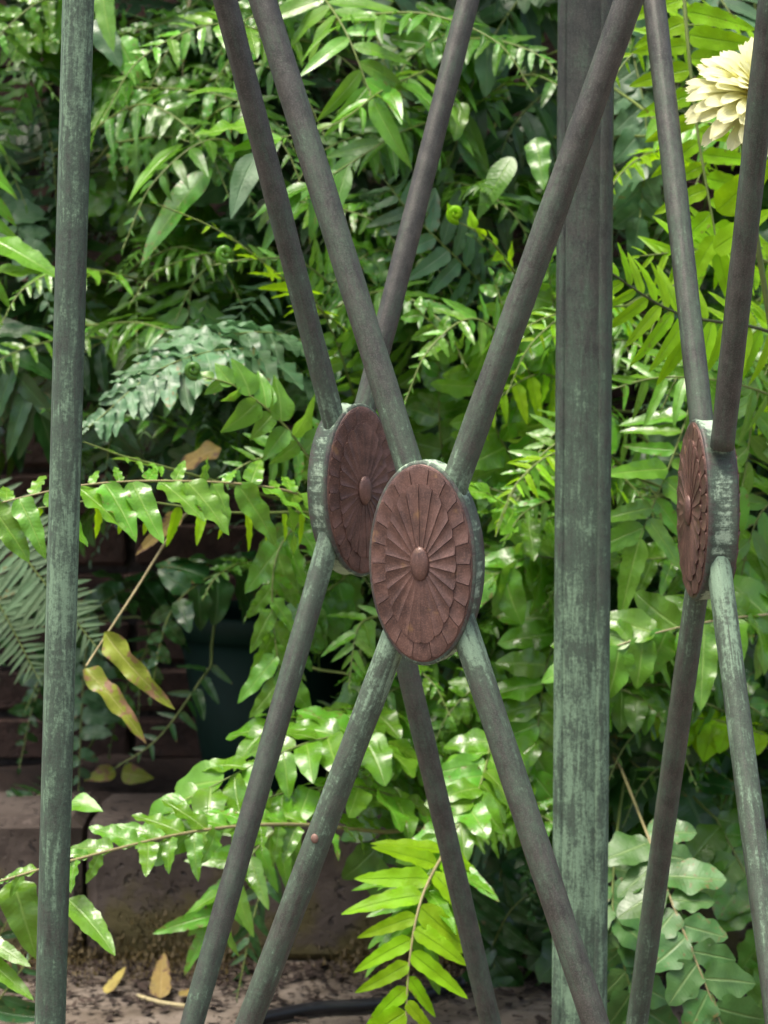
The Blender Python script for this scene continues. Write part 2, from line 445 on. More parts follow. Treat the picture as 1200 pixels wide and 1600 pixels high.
def rod(near_px, far_px, p0, out_n, edges, off=0.0, extra=0.0, pat0=0.0, r=0.0102):
    a = on_plane(*near_px, p0, out_n); b = on_plane(*far_px, p0, out_n)
    d = (b - a).normalized()
    # run on to the post it leans on
    best = None
    for v in edges:
        t = ((Vector((v.x, v.y, 0)) - Vector((a.x, a.y, 0))).dot(Vector((d.x, d.y, 0)))) / (d.x ** 2 + d.y ** 2)
        if t > 0: best = t if best is None else max(best, t)
    end = best if best else 1.2
    if d.z > 0: end = min(end, (TOPZ - 0.02 - a.z) / d.z)
    else: end = min(end, (0.012 - a.z) / d.z)
    a2 = a - d * extra
    L = end + extra
    o_ = (out_n - d * out_n.dot(d)).normalized(); s_ = d.cross(o_)
    poly = rod_section(r); sl = sec_lengths(poly)
    rings, lens, pat = [], [], []
    N = 70
    ph = random.uniform(0, 9)
    for i in range(N + 1):
        t = L * (i / N); p = a2 + d * t + o_ * off
        wob = 1 + 0.012 * math.sin(t * 31 + ph) + 0.01 * math.sin(t * 83 + ph * 2)
        rings.append([p + (s_ * x + o_ * y) * wob for x, y in poly]); lens.append(t + ph)
        pat.append(pat0 + 0.10 * math.exp(-max(0, t - extra) / 0.02) + 0.06 * math.sin(t * 9 + ph))
    return loft('rod', rings, lens, sl, trellis, M['rod'], pat)

RH, RW, DT = 0.0745, 0.0400, 0.026      # rosette half height, half width, drum thickness

# elliptical petals with equal arc spacing
NPET = 22
def ellipse_angles(n, shift):
    a_, b_ = RW, RH; K = 2000
    acc = [0.0]
    for k in range(K):
        t = 2 * math.pi * (k + .5) / K
        acc.append(acc[-1] + math.hypot(a_ * math.cos(t), b_ * math.sin(t)))   # t from the top, clockwise
    out = []
    for i in range(n + 1):
        s = acc[-1] * ((i + shift) / n) ; extra = 0
        while s > acc[-1] + 1e-12: s -= acc[-1]; extra += 2 * math.pi
        k = 0
        lo, hi = 0, K
        while hi - lo > 1:
            mid = (lo + hi) // 2
            if acc[mid] <= s: lo = mid
            else: hi = mid
        f = (s - acc[lo]) / (acc[lo + 1] - acc[lo])
        out.append(2 * math.pi * (lo + f) / K + extra)
    return out

def petal_mesh(name, t0, t1, r0, r1, base, rise, drop, seed):
    rr = random.Random(seed)
    nu, nv = 5, 6
    V, F, U, A = [], [], [], []
    for j in range(nv + 1):
        v = j / nv
        for i in range(nu + 1):
            u = i / nu
            t = t0 + (t1 - t0) * (0.02 + 0.96 * u)
            rx = r0[0] + (r1[0] - r0[0]) * v; rz_ = r0[1] + (r1[1] - r0[1]) * v; rad = rx
            if v > .6: rx -= .022 * (2 * u - 1) ** 2 * (v - .6) / .4; rz_ -= .022 * (2 * u - 1) ** 2 * (v - .6) / .4
            x, y = RW * rx * math.sin(t), RH * rz_ * math.cos(t)
            # each petal dished, one edge riding over its neighbour
            z = base + rise * (0.4 + 0.6 * v) * (0.2 + 0.8 * u ** 2.2) - 0.0007 * math.sin(math.pi * u) * v
            z += 0.0007 * math.exp(-((v - .94) / .07) ** 2)                 # low raised lip round the ring
            if u == 0: z += 0.0003 * v
            if j == nv: z -= 0.0007
            V.append((x, -z, y)); U.append((t * 0.05, rad * 0.08)); A.append(rr.uniform(-.03, .05))
    n1 = nu + 1
    for j in range(nv):
        for i in range(nu):
            F.append((j * n1 + i, j * n1 + i + 1, (j + 1) * n1 + i + 1, (j + 1) * n1 + i))
    loop = [j * n1 for j in range(nv + 1)] + [nv * n1 + i for i in range(1, nu + 1)] + [j * n1 + nu for j in range(nv - 1, -1, -1)]
    b0 = len(V); nl = len(loop)
    for k in loop: V.append(V[k]); U.append(U[k]); A.append(A[k])
    for k in loop:
        x, y, z = V[k]; V.append((x, -(base - drop), z)); U.append(U[k]); A.append(A[k] + 0.05)
    for q in range(nl - 1):
        F.append((b0 + q, b0 + q + 1, b0 + nl + q + 1, b0 + nl + q))
    me = make_mesh(name, V, F, U, True, {'patina': A})
    me.materials.append(M['rosette'])
    return me

angI = ellipse_angles(NPET, 0.0); angO = ellipse_angles(NPET, 0.5)
ZF = DT / 2 + 0.0012
outer_p = [petal_mesh('petal', angO[i], angO[i + 1], (0.60, 0.70), (0.975, 0.975), ZF + 0.0008, 0.0008, 0.0025, i) for i in range(NPET)]
inner_p = [petal_mesh('petal', angI[i], angI[i + 1], (0.13, 0.13), (0.70, 0.805), ZF + 0.0022, 0.0010, 0.0024, 50 + i) for i in range(NPET)]
def ell_ring(sx, sz, y, n=64): return [Vector((RW * sx * math.sin(2 * math.pi * k / n), y, RH * sz * math.cos(2 * math.pi * k / n))) for k in range(n)]
def ring_mesh(name, rings, pats, mat):
    n = len(rings[0]); V, F, U, A = [], [], [], []
    for i, r_ in enumerate(rings):
        for k in range(n + 1):
            V.append(r_[k % n]); U.append((k / n * 0.37, i * 0.006)); 
            A.append(pats[i] + (0.16 if abs(math.cos(2 * math.pi * k / n)) > .9 else 0.0))
    for i in range(len(rings) - 1):
        for k in range(n): F.append((i * (n + 1) + k, i * (n + 1) + k + 1, (i + 1) * (n + 1) + k + 1, (i + 1) * (n + 1) + k))
    F.append(tuple(range(n))); F.append(tuple((len(rings) - 1) * (n + 1) + k for k in range(n))[::-1])
    me = make_mesh(name, V, F, U, True, {'patina': A})
    bm = bmesh.new(); bm.from_mesh(me); bmesh.ops.recalc_face_normals(bm, faces=bm.faces); bm.to_mesh(me); bm.free()
    me.materials.append(mat); return me
h_ = DT / 2
drum_me = ring_mesh('rosette', [ell_ring(.99, .995, -h_), ell_ring(1.035, 1.02, -h_ + .0004), ell_ring(1.055, 1.03, -h_ + .0024), ell_ring(1.03, 1.015, -h_ + .0052), ell_ring(1.02, 1.01, -h_ + .008), ell_ring(1.02, 1.01, h_ - .008), ell_ring(1.03, 1.015, h_ - .0052), ell_ring(1.055, 1.03, h_ - .0024), ell_ring(1.035, 1.02, h_ - .0004), ell_ring(.99, .995, h_)],
                    [-.12, -.08, -.02, .06, .11, .11, .06, -.02, -.08, -.12], M['drum'])
plate_me = ring_mesh('backplate', [ell_ring(.985, .985, .0), ell_ring(.995, .992, .0006), ell_ring(.995, .992, .0016)][::-1], [-.15, -.1, -.05], M['rosette'])
nb_ = 12
rings = []
for i in range(7):
    a = R(90) * i / 6.6
    rings.append(ell_ring(.185 * math.cos(a) ** .8, .175 * math.cos(a) ** .8, -(ZF + 0.0026 + 0.0042 * math.sin(a)), 28))
boss_me = ring_mesh('boss', rings, [-.1] * 7, M['rosette'])

def rosette(center, out_n, tilt=0.0):
    # local -Y faces the camera side of the panel
    n = out_n.normalized()
    x = Vector((0, 0, 1)).cross(n) * 1.0
    rot = Matrix((( -n.y, -n.x * -1, 0), (n.x, n.y * -1, 0), (0, 0, 1)))
    # columns: local x, local y(-n), z
    ycol = -n; zcol = Vector((0, 0, 1)); xcol = ycol.cross(zcol)
    Mx = Matrix((xcol, ycol, zcol)).transposed().to_4x4() @ Matrix.Rotation(tilt, 4, 'Y')
    d = mesh_obj('rosette', drum_me, trellis)
    d.matrix_local = Matrix.Translation(center - T0) @ Mx
    for flip in (0, 1):
        fm = Matrix.Rotation(math.pi * flip, 4, 'Z')
        pl = mesh_obj('backplate', plate_me, d); pl.matrix_local = fm @ Matrix.Translation((0, -DT / 2 - 0.0006, 0))
        bo = mesh_obj('boss', boss_me, d); bo.matrix_local = fm
        for me in outer_p + inner_p:
            o = mesh_obj('petal', me, d); o.matrix_local = fm
    return d

nA_out = -inA
# outward normals of the three sides
nB_out = -(Vector((math.sin(R(60) - ALPHA), -math.cos(R(60) - ALPHA), 0)))
nC_out = Vector((math.sin(R(60) + ALPHA), math.cos(R(60) + ALPHA), 0))
B0 = P(551, 765, A0.y + m_ * 0.984); C0 = P(1106, 797, A0.y + m_ * 0.652)
rosette(A0, nA_out, R(-1.0))
rosette(B0, -nB_out, R(-2.0))
rosette(C0, -nC_out, R(-1.0))
eA, eB, eC = (VL, VR), (VL, VF), (VR, VF)
rod((634, 712), (410, 0), A0, nA_out, eA, extra=.032)
rod((722, 724), (982, 0), A0, nA_out, eA, extra=.032)
rod((608, 1018), (388, 1600), A0, nA_out, eA, extra=.032, pat0=.07)
rod((731, 1000), (930, 1600), A0, nA_out, eA, extra=.032, pat0=.05)
rod((517, 640), (352, 0), B0, nB_out, eB, extra=.032)
rod((577, 612), (732, 0), B0, nB_out, eB, extra=.034, pat0=-.02)
rod((506, 872), (300, 1600), B0, nB_out, eB, extra=.032, pat0=.08)
rod((600, 890), (767, 1600), B0, nB_out, eB, extra=.032, pat0=.06)
rod((1096, 658), (1022, 0), C0, nC_out, eC, extra=.034, pat0=.0)
rod((1130, 682), (1205, 0), C0, nC_out, eC, extra=.010, pat0=.0)
rod((1087, 935), (995, 1600), C0, nC_out, eC, extra=.032, pat0=.08)
rod((1127, 915), (1216, 1600), C0, nC_out, eC, extra=.032, pat0=.12)
# a rivet head on the lower left rod
pr = on_plane(499, 1306, A0, nA_out) + nA_out * 0.0098
rv = [[pr + (dA * math.cos(w) * rr_ + Vector((0, 0, 1.25)) * math.sin(w) * rr_) + nA_out * hh for w in [2 * math.pi * k / 12 for k in range(12)]] for rr_, hh in ((.0030, -.001), (.0030, .0008), (.0018, .0017), (.0006, .002))]
loft('rivet', rv, [0, .002, .004, .005], sec_lengths([(v.x, v.z) for v in rv[0]]), trellis, M['scar'], [0, 0, 0, 0])
# top and bottom hoops between the posts (outside the picture)
for za, zb in ((TOPZ - .03, TOPZ - .005), (0.015, 0.04)):
    ends = [line_z(VLa, VLb, za), VR + Vector((-0.02 if za > 1 else .01, 0, za)), line_z(VFa, VFb, za)]
    for i in range(3):
        p, q = ends[i], ends[(i + 1) % 3]
        d = (q - p).normalized(); s_ = Vector((-d.y, d.x, 0))
        sec = [(-.008, 0), (.008, 0), (.008, .025), (-.008, .025)]
        loft('rail', [[p + d * t + s_ * x + Vector((0, 0, y)) for x, y in sec] for t in (0.012, (q - p).length - .012)], [0, 1], sec_lengths(sec), trellis, M['rod'], [0, 0], False)

# ------------------------------------------------------------------ leaves
LEAF = {}
def leaf_mesh(kind, seed, nu=18, nv=4):
    r = random.Random(seed * 31 + len(kind))
    W, fold, rip, rf, arch, lob, lf, twist = {
        'sword':  (0.150, 0.20, 0.10, 3.0, 0.10, 0.06, 6, 0.25),
        'wavy':   (0.200, 0.16, 0.24, 2.7, 0.20, 0.06, 3.6, 0.55),
        'broad':  (0.290, 0.16, 0.17, 2.0, 0.20, 0.06, 3.0, 0.5),
        'lobed':  (0.340, 0.10, 0.10, 2.2, 0.08, 0.13, 2.6, 0.25),
        'smooth': (0.140, 0.18, 0.07, 2.0, 0.26, 0.03, 3, 0.35),
        'narrow': (0.105, 0.22, 0.08, 2.5, 0.18, 0.03, 5, 0.3),
        'comb':   (0.075, 0.20, 0.02, 2.0, 0.03, 0.02, 4, 0.05),
        'ovate':  (0.300, 0.22, 0.10, 1.6, 0.16, 0.03, 3, 0.3)}[kind]
    W *= r.uniform(.9, 1.1); arch *= r.uniform(.4, 1.7); tw = r.uniform(-twist, twist); side = r.uniform(-.08, .08)
    ph = [r.uniform(0, 6.28) for _ in range(4)]; rfv = rf * r.uniform(.85, 1.2)
    V, F, U = [], [], []
    for i in range(nu + 1):
        u = (i / nu) ** 1.25
        if kind in ('broad', 'lobed', 'ovate'):
            w = math.sin(math.pi * min(1, u ** (.62 if kind != 'lobed' else .75)) ) ** .62 if 0 < u < 1 else 0.0
            if kind == 'ovate': w = (math.sin(math.pi * u ** .55) ** .9) if 0 < u < 1 else 0
        else:
            q = min(1, u / (.24 if kind != 'smooth' else .38))
            w = (1 - (1 - q) ** 2) ** .62 * (1 - u ** 2.7) ** (.80 if kind != 'smooth' else 1.0) * (1 - .12 * u) if 0 < u < 1 else 0.0
            if kind in ('wavy', 'sword'): w *= 1 + .14 * math.exp(-((u - .12) / .07) ** 2)
        for j in range(nv + 1):
            v = -1 + 2 * j / nv
            s = 1 if v > 0 else 0
            edge = 1 + lob * math.sin(2 * math.pi * lf * u + ph[s]) * abs(v)
            y = v * W * w * edge
            z = fold * abs(y) + rip * W * math.sin(2 * math.pi * rfv * u + ph[2 + s]) * v * v * min(1, w * 1.3) - arch * u * u
            a = tw * u
            y2, z2 = y * math.cos(a) - z * 0 * math.sin(a), z + y * math.sin(a)
            V.append((u - 0.35 * arch * arch * u ** 3, y2 + side * u * u, z2)); U.append(((v + 1) / 2, u))
    n1 = nv + 1
    for i in range(nu):
        for j in range(nv): F.append((i * n1 + j, (i + 1) * n1 + j, (i + 1) * n1 + j + 1, i * n1 + j + 1))
    return V, F, U

def leaf_data(kind, mat, k):
    key = (kind, mat, k)
    if key not in LEAF:
        V, F, U = leaf_mesh(kind, k)
        me = make_mesh('leaflet', V, F, U); me.materials.append(M[mat]); LEAF[key] = me
    return LEAF[key]
NVAR = 10

UPV = Vector((0, -0.72, 0.69))
def size_profile(s, mode):
    if mode == 'even': return 0.92 + 0.08 * math.sin(s * 7)
    if mode == 'tip': return max(.16, (1 - s ** 2.4) * (0.80 + 0.2 * math.sin(math.pi * min(1, s * 1.4))))
    if mode == 'full': return max(.15, math.sin(math.pi * (0.10 + 0.86 * s)) ** .7)
    return 1.0

def leaf_matrix(p, D, N, L, rr, jit):
    D = D.normalized(); N = (N - D * N.dot(D))
    if N.length < 1e-4: N = D.orthogonal()
    N.normalize(); Y = N.cross(D)
    m = Matrix((D, Y, N)).transposed().to_4x4()
    m = Matrix.Translation(p) @ m @ Matrix.Rotation(rr.gauss(0, jit), 4, 'X') @ Matrix.Rotation(rr.gauss(0, jit * .6), 4, 'Y') @ Matrix.Rotation(rr.gauss(0, jit * .35), 4, 'Z')
    wy = L * rr.uniform(.9, 1.12)
    return m @ Matrix.Diagonal((L, wy, L, 1))

rf = random.Random(5)
LS = 1.06
def frond(plant, pts, n, Lpx, kind, mat, N=None, ang=72, droop=0.15, mode='tip', sides=(1, 1), jit=0.32, stalk=True, rw=0.0017, rmat='rachis', start=0.0):
    """A frond with every leaflet an object of its own. pts: (px, py, Y) along the midrib."""
    if n > 4: n = round(n * 1.3)
    base = plant.location
    w = [P(*p) for p in pts]
    spine, L = catmull(w, 40)
    path = spine
    if stalk:
        b0 = base.copy() + Vector((rf.uniform(-.02, .02), 0, rf.uniform(-.02, .02)))
        d0 = (spine[1] - spine[0]).normalized()
        c0 = spine[0] - d0 * ((spine[0] - b0).length * .35)
        st, _ = catmull([b0, c0.lerp(b0, .35), spine[0]], 12)
        path = st[:-1] + spine
    rad = [rw * (1.15 - 0.75 * i / (len(path) - 1)) for i in range(len(path))]
    V, F = tube([p - base for p in path], rad, 6)
    fr = mesh_obj('frond', make_mesh('frond', V, F, [(0.5, 0.5)] * len(V)), plant, M[rmat])
    Nn = (Vector(N) if N else UPV).normalized()
    depth = sum(p[2] for p in pts) / len(pts)
    for i in range(n + 1):
        s0 = start + (1 - start) * i / n
        for sd in (-1, 1):
            if i == n and sd == 1: continue
            if sides[0 if sd < 0 else 1] == 0 and i < n: continue
            s = min(1.0, s0 + (0.45 * (1 - start) / n if sd > 0 else 0))
            f = s * 40; k = min(39, int(f)); p = spine[k].lerp(spine[k + 1], f - k)
            T = (spine[min(40, k + 2)] - spine[max(0, k - 1)]).normalized()
            S = T.cross(Nn).normalized(); Nl = S.cross(T).normalized()
            a = R(ang + rf.gauss(0, 6) - 28 * s * s)
            if i == n: D = T.copy()
            else: D = S * sd * math.sin(a) + T * math.cos(a)
            D = D + Vector((0, 0, -droop * rf.uniform(.3, 1.7)))
            wgt = sides[0 if sd < 0 else 1]
            Lm = LS * Lpx * depth / FPX * size_profile(s, mode) * (wgt if i < n else 1.0) * rf.choice((rf.uniform(.86, 1.1), rf.uniform(.86, 1.1), rf.uniform(.62, .95)))
            if n > 4 and rf.random() < .035: continue
            o = mesh_obj('leaflet', leaf_data(kind, mat, rf.randrange(NVAR)), fr)
            o.matrix_local = leaf_matrix(p - base, D, Nl, Lm, rf, jit)
    return fr

def leaf_blade(plant, p0, p1, kind, mat, N=None, wide=1.0):
    """One single large leaf from p0 to p1 on its own short stalk."""
    base = plant.location; a, b = P(*p0), P(*p1)
    D = (b - a); L = D.length
    o = mesh_obj('leaflet', leaf_data(kind, mat, rf.randrange(NVAR)), plant)
    mt = leaf_matrix(a - base, D, Vector(N) if N else UPV, L, rf, 0.12)
    o.matrix_local = mt @ Matrix.Diagonal((1, wide, 1, 1))
    return o

def crozier(plant, px, py, Y, rpx, turn=1, mat='light'):
    """Curled young frond tip."""
    base = plant.location; c = P(px, py, Y); s = Y / FPX
    pts, rad = [], []
    for i in range(40):
        t = i / 39; a = R(-70 - 500 * t) * turn; rr_ = rpx * s * (.78 - .68 * t)
        pts.append(c + Vector((math.cos(a) * rr_, -0.003 * t, math.sin(a) * rr_)) - base); rad.append(rpx * s * (.42 - .12 * t))
    V, F = tube(pts, rad, 8)
    o = mesh_obj('crozier', make_mesh('crozier', V, F, [(0.3, .5)] * len(V)), plant, M[mat])
    return o

FERNS = []
def fern(px, py, Y, label, group='ferns growing against the wall'):
    e = empty('fern', P(px, py, Y)); tag(e, label, 'fern', group); FERNS.append(e); return e

# ------------------------------------------------------------------ ferns, hero fronds leaflet by leaflet
SIDE = (0.0, -0.92, 0.38)         # frond face turned to the viewer
TOP = (0.0, -0.35, 0.94)          # frond lying flat, seen from a low angle

# upper left, dark and glossy
f = fern(180, 150, 3.42, 'dark glossy fern in the upper left beside the edge post', )
frond(f, [(360, -40, 2.95), (270, 30, 2.85), (150, 60, 2.82)], 9, 75, 'wavy', 'mid', SIDE, droop=.3)
frond(f, [(430, 330, 2.95), (310, 240, 2.85), (160, 170, 2.88)], 9, 72, 'broad', 'blue', SIDE, mode='even')
frond(f, [(380, 420, 2.98), (280, 340, 2.9), (150, 300, 2.92)], 9, 66, 'broad', 'mid', SIDE, mode='even')
frond(f, [(60, 150, 3.0), (80, 220, 2.9), (90, 330, 2.9)], 8, 70, 'wavy', 'deep', SIDE, droop=.3)
leaf_blade(f, (330, 262, 2.7), (196, 398, 2.66), 'smooth', 'mid', (-.5, -.8, .3))
leaf_blade(f, (285, 225, 2.72), (178, 290, 2.68), 'smooth', 'light', (-.2, -.5, .8))
leaf_blade(f, (160, -10, 2.7), (172, 82, 2.68), 'sword', 'light', SIDE, 1.3)
leaf_blade(f, (185, 60, 2.75), (215, 120, 2.72), 'broad', 'light', SIDE)
leaf_blade(f, (150, 30, 2.75), (185, 95, 2.72), 'broad', 'blue', SIDE)
frond(f, [(300, -20, 2.9), (288, 60, 2.85), (285, 140, 2.84)], 4, 26, 'sword', 'sick', SIDE, droop=.8, rmat='dry', rw=.0028)

f = fern(-120, 330, 3.4, 'fern with smooth bright leaflets reaching in from the left edge')
frond(f, [(-70, 150, 2.75), (-35, 300, 2.65), (-30, 500, 2.62)], 8, 125, 'smooth', 'light', (.3, -.6, .75), sides=(.8, 1), mode='even', droop=.1)
frond(f, [(-90, 480, 2.9), (-20, 520, 2.85), (60, 640, 2.85)], 9, 110, 'sword', 'deep', SIDE, droop=.7, mode='even')
frond(f, [(-60, 90, 3.0), (-10, 200, 2.9), (40, 320, 2.88)], 9, 80, 'sword', 'mid', SIDE, droop=.3)
leaf_blade(f, (-12, 375, 2.55), (88, 425, 2.52), 'sword', 'light', TOP, 1.5)
leaf_blade(f, (-15, 430, 2.55), (62, 408, 2.53), 'broad', 'light', TOP)

f = fern(300, 470, 3.42, 'dark fern with long level leaflets behind the pale drooping frond')
frond(f, [(330, 380, 2.95), (300, 450, 2.85), (290, 560, 2.83)], 7, 150, 'sword', 'mid', TOP, sides=(1, .8), mode='even', droop=.05, ang=82)
frond(f, [(200, 520, 3.0), (120, 560, 2.95), (40, 680, 2.95)], 10, 85, 'sword', 'deep', SIDE, droop=.6)
frond(f, [(250, 560, 3.0), (180, 660, 2.95), (160, 800, 2.95)], 10, 85, 'sword', 'deep', SIDE, droop=.5)
frond(f, [(420, 640, 3.0), (330, 700, 2.95), (250, 820, 2.95)], 10, 80, 'broad', 'deep', SIDE, droop=.4)

# lime frond, upper middle left
f = fern(520, 560, 3.3, 'bright lime fern with small pointed leaflets behind the paired rods')
frond(f, [(520, 500, 2.62), (430, 425, 2.52), (345, 362, 2.48), (245, 318, 2.46)], 11, 62, 'sword', 'lime', TOP, droop=.12)
frond(f, [(545, 470, 2.66), (470, 410, 2.6), (395, 405, 2.56), (330, 415, 2.55)], 9, 62, 'sword', 'light', SIDE, droop=.5)
frond(f, [(560, 640, 2.7), (520, 520, 2.62), (470, 430, 2.6)], 8, 75, 'sword', 'light', SIDE, droop=.3)
crozier(f, 352, 396, 2.5, 15)

# big bright fern behind the top of the two left rods
f = fern(640, 120, 3.35, 'fern with long glossy light leaflets at the top between the crossing rods')
frond(f, [(470, -50, 2.75), (535, 40, 2.62), (580, 150, 2.58)], 9, 118, 'smooth', 'light', SIDE, mode='even', ang=82, droop=.0)
frond(f, [(690, 100, 2.8), (600, 140, 2.6), (520, 195, 2.52), (400, 222, 2.5)], 9, 125, 'smooth', 'light', TOP, mode='tip', ang=62, droop=.25)
frond(f, [(700, 180, 2.8), (620, 210, 2.64), (540, 260, 2.6), (470, 300, 2.58)], 8, 105, 'smooth', 'mid', SIDE, mode='even', ang=60, droop=.25)
frond(f, [(640, -40, 2.9), (590, 60, 2.8), (640, 170, 2.78)], 7, 110, 'smooth', 'blue', SIDE, mode='even', droop=.2)
leaf_blade(f, (385, 150, 2.55), (290, 122, 2.52), 'smooth', 'light', TOP, 1.3)
leaf_blade(f, (400, 240, 2.55), (350, 322, 2.5), 'smooth', 'blue', SIDE, 1.4)
leaf_blade(f, (420, 195, 2.5), (302, 215, 2.47), 'wavy', 'light', TOP, 1.2)
leaf_blade(f, (440, 215, 2.5), (345, 232, 2.47), 'sword', 'light', TOP, 1.2)

# dark blades in the top middle
f = fern(800, 160, 3.4, 'dark fern with broad strap blades in the top middle left of the wide post')
frond(f, [(840, -40, 3.0), (770, 60, 2.85), (720, 180, 2.8)], 6, 135, 'smooth', 'deep', SIDE, mode='even', droop=.5, ang=60)
frond(f, [(880, 120, 3.0), (800, 200, 2.88), (760, 330, 2.85)], 7, 110, 'smooth', 'deep', SIDE, mode='even', droop=.5, ang=60)
frond(f, [(720, 40, 2.95), (730, 160, 2.8), (700, 260, 2.78)], 6, 110, 'smooth', 'mid', SIDE, mode='even', droop=.4)
leaf_blade(f, (800, 245, 2.7), (745, 330, 2.66), 'smooth', 'mid', SIDE, 1.4)
leaf_blade(f, (838, 215, 2.7), (846, 290, 2.66), 'wavy', 'mid', SIDE, 1.0)
leaf_blade(f, (850, 320, 2.7), (780, 308, 2.68), 'sword', 'blue', TOP, 1.5)
leaf_blade(f, (760, 60, 2.75), (768, 140, 2.72), 'broad', 'blue', SIDE, .8)
leaf_blade(f, (720, 160, 2.75), (706, 215, 2.72), 'broad', 'light', SIDE, .8)
f = fern(790, 400, 3.36, 'pale sheeny fern with a curled lime shoot between the right rods')
frond(f, [(800, 490, 2.8), (720, 410, 2.68), (640, 330, 2.66), (600, 280, 2.7)], 11, 95, 'sword', 'blue', SIDE, droop=.1, ang=78, mode='full', jit=.12)
frond(f, [(850, 540, 2.8), (820, 450, 2.72), (740, 370, 2.66)], 7, 75, 'broad', 'mid', SIDE, droop=.2)
frond(f, [(800, 420, 2.56), (770, 380, 2.5), (738, 358, 2.48), (712, 345, 2.47)], 3, 36, 'ovate', 'lime', SIDE, droop=-.9, mode='even')
crozier(f, 712, 334, 2.47, 15, mat='lime')

# pale blue-green drooping frond, left middle
f = fern(470, 610, 3.3, 'pale blue-green frond arching down over the dark gap at left')
frond(f, [(520, 620, 2.72), (400, 548, 2.58), (260, 572, 2.5), (138, 668, 2.46)], 19, 108, 'wavy', 'blue', (-.1, -.6, .8), droop=.15, mode='full', jit=.15)
frond(f, [(540, 560, 2.74), (420, 520, 2.62), (300, 540, 2.56), (190, 600, 2.52)], 16, 96, 'wavy', 'blue', (-.1, -.6, .8), droop=.15, mode='full', jit=.15)
frond(f, [(520, 640, 2.8), (470, 580, 2.7), (400, 570, 2.68)], 6, 70, 'wavy', 'blue', TOP, droop=.3)
# shoot with ovate leaves and a curl
f = fern(480, 790, 3.2, 'young shoot with curled tip and pointed oval leaves left of the rosettes')
frond(f, [(500, 740, 2.45), (440, 660, 2.42), (370, 605, 2.4), (316, 588, 2.39)], 6, 72, 'ovate', 'light', SIDE, droop=.25, mode='full', ang=65)
crozier(f, 303, 578, 2.39, 15, mat='mid')
frond(f, [(560, 790, 2.6), (480, 700, 2.52), (420, 690, 2.5)], 5, 70, 'ovate', 'light', SIDE, droop=.5)

# arching bright frond across the left middle
f = fern(560, 850, 3.2, 'bright wavy frond arching left behind the edge post at mid height')
frond(f, [(530, 800, 2.4), (440, 765, 2.28), (300, 752, 2.22), (130, 758, 2.18), (-60, 800, 2.16)], 13, 112, 'wavy', 'light', (0, -.72, .69), sides=(1.1, .6), droop=.12, mode='even', ang=128, rmat='rachis_tan')
frond(f, [(470, 800, 2.45), (350, 800, 2.36), (180, 780, 2.3), (20, 800, 2.28)], 9, 66, 'sword', 'lime', SIDE, sides=(1, .0), droop=1.0, mode='even')
frond(f, [(250, 728, 2.36), (190, 712, 2.32), (130, 690, 2.3)], 5, 44, 'sword', 'light', TOP, droop=.1)

# hanging broad leaflets under it
f = fern(520, 920, 3.15, 'fern of broad hanging leaflets left of the rosettes above the pot')
frond(f, [(500, 790, 2.62), (440, 850, 2.55), (425, 940, 2.53), (440, 1080, 2.52)], 8, 95, 'wavy', 'light', SIDE, droop=.7, mode='even')
frond(f, [(540, 900, 2.7), (480, 960, 2.62), (470, 1080, 2.6)], 7, 85, 'broad', 'mid', SIDE, droop=.6)
frond(f, [(420, 870, 2.98), (330, 900, 2.9), (265, 960, 2.86), (235, 1090, 2.86)], 7, 92, 'broad', 'deep', SIDE, droop=.35)
frond(f, [(600, 960, 2.62), (560, 980, 2.58), (545, 1070, 2.56)], 7, 75, 'sword', 'light', SIDE, droop=.6)

# comb fern at the left edge
f = fern(-60, 760, 3.2, 'pale comb-like frond slanting down at the left edge')
frond(f, [(-60, 740, 2.75), (30, 860, 2.72), (150, 1010, 2.7)], 26, 78, 'comb', 'pale', SIDE, ang=84, droop=.0, mode='full', jit=.05)
frond(f, [(-80, 830, 2.85), (-10, 930, 2.82), (60, 1060, 2.8)], 22, 70, 'comb', 'pale', SIDE, ang=84, droop=.0, mode='full', jit=.05)
# small hanging fern against the dark wall
f = fern(130, 980, 3.4, 'small dark fern hanging against the brown wall left of the pot')
frond(f, [(135, 1010, 3.25), (128, 1100, 3.2), (122, 1260, 3.18)], 7, 66, 'broad', 'blue', SIDE, droop=.1, ang=80)
frond(f, [(120, 1000, 3.3), (60, 1080, 3.22), (30, 1200, 3.2)], 7, 60, 'broad', 'deep', SIDE, droop=.2)
frond(f, [(90, 1230, 3.15), (40, 1250, 3.1), (-20, 1260, 3.1)], 6, 55, 'sword', 'deep', SIDE, droop=.2)
frond(f, [(235, 1010, 3.28), (190, 1090, 3.24), (170, 1180, 3.22)], 5, 46, 'broad', 'mid', SIDE, droop=.2)
frond(f, [(250, 900, 3.3), (180, 930, 3.1), (90, 1010, 3.05), (40, 1110, 3.04)], 10, 70, 'broad', 'deep', SIDE, droop=.3)
frond(f, [(320, 930, 3.35), (230, 1010, 3.2), (215, 1130, 3.16)], 8, 66, 'sword', 'deep', SIDE, droop=.35)
frond(f, [(60, 900, 3.35), (10, 960, 3.2), (-20, 1100, 3.18)], 9, 75, 'sword', 'deep', SIDE, droop=.4)
frond(f, [(330, 1040, 3.02), (250, 1150, 2.98), (180, 1200, 2.97)], 8, 52, 'sword', 'deep', SIDE, droop=.3)
leaf_blade(f, (180, 1205, 3.2), (132, 1215, 3.18), 'ovate', 'sick', SIDE)
leaf_blade(f, (190, 1208, 3.2), (236, 1212, 3.18), 'ovate', 'sick', SIDE)

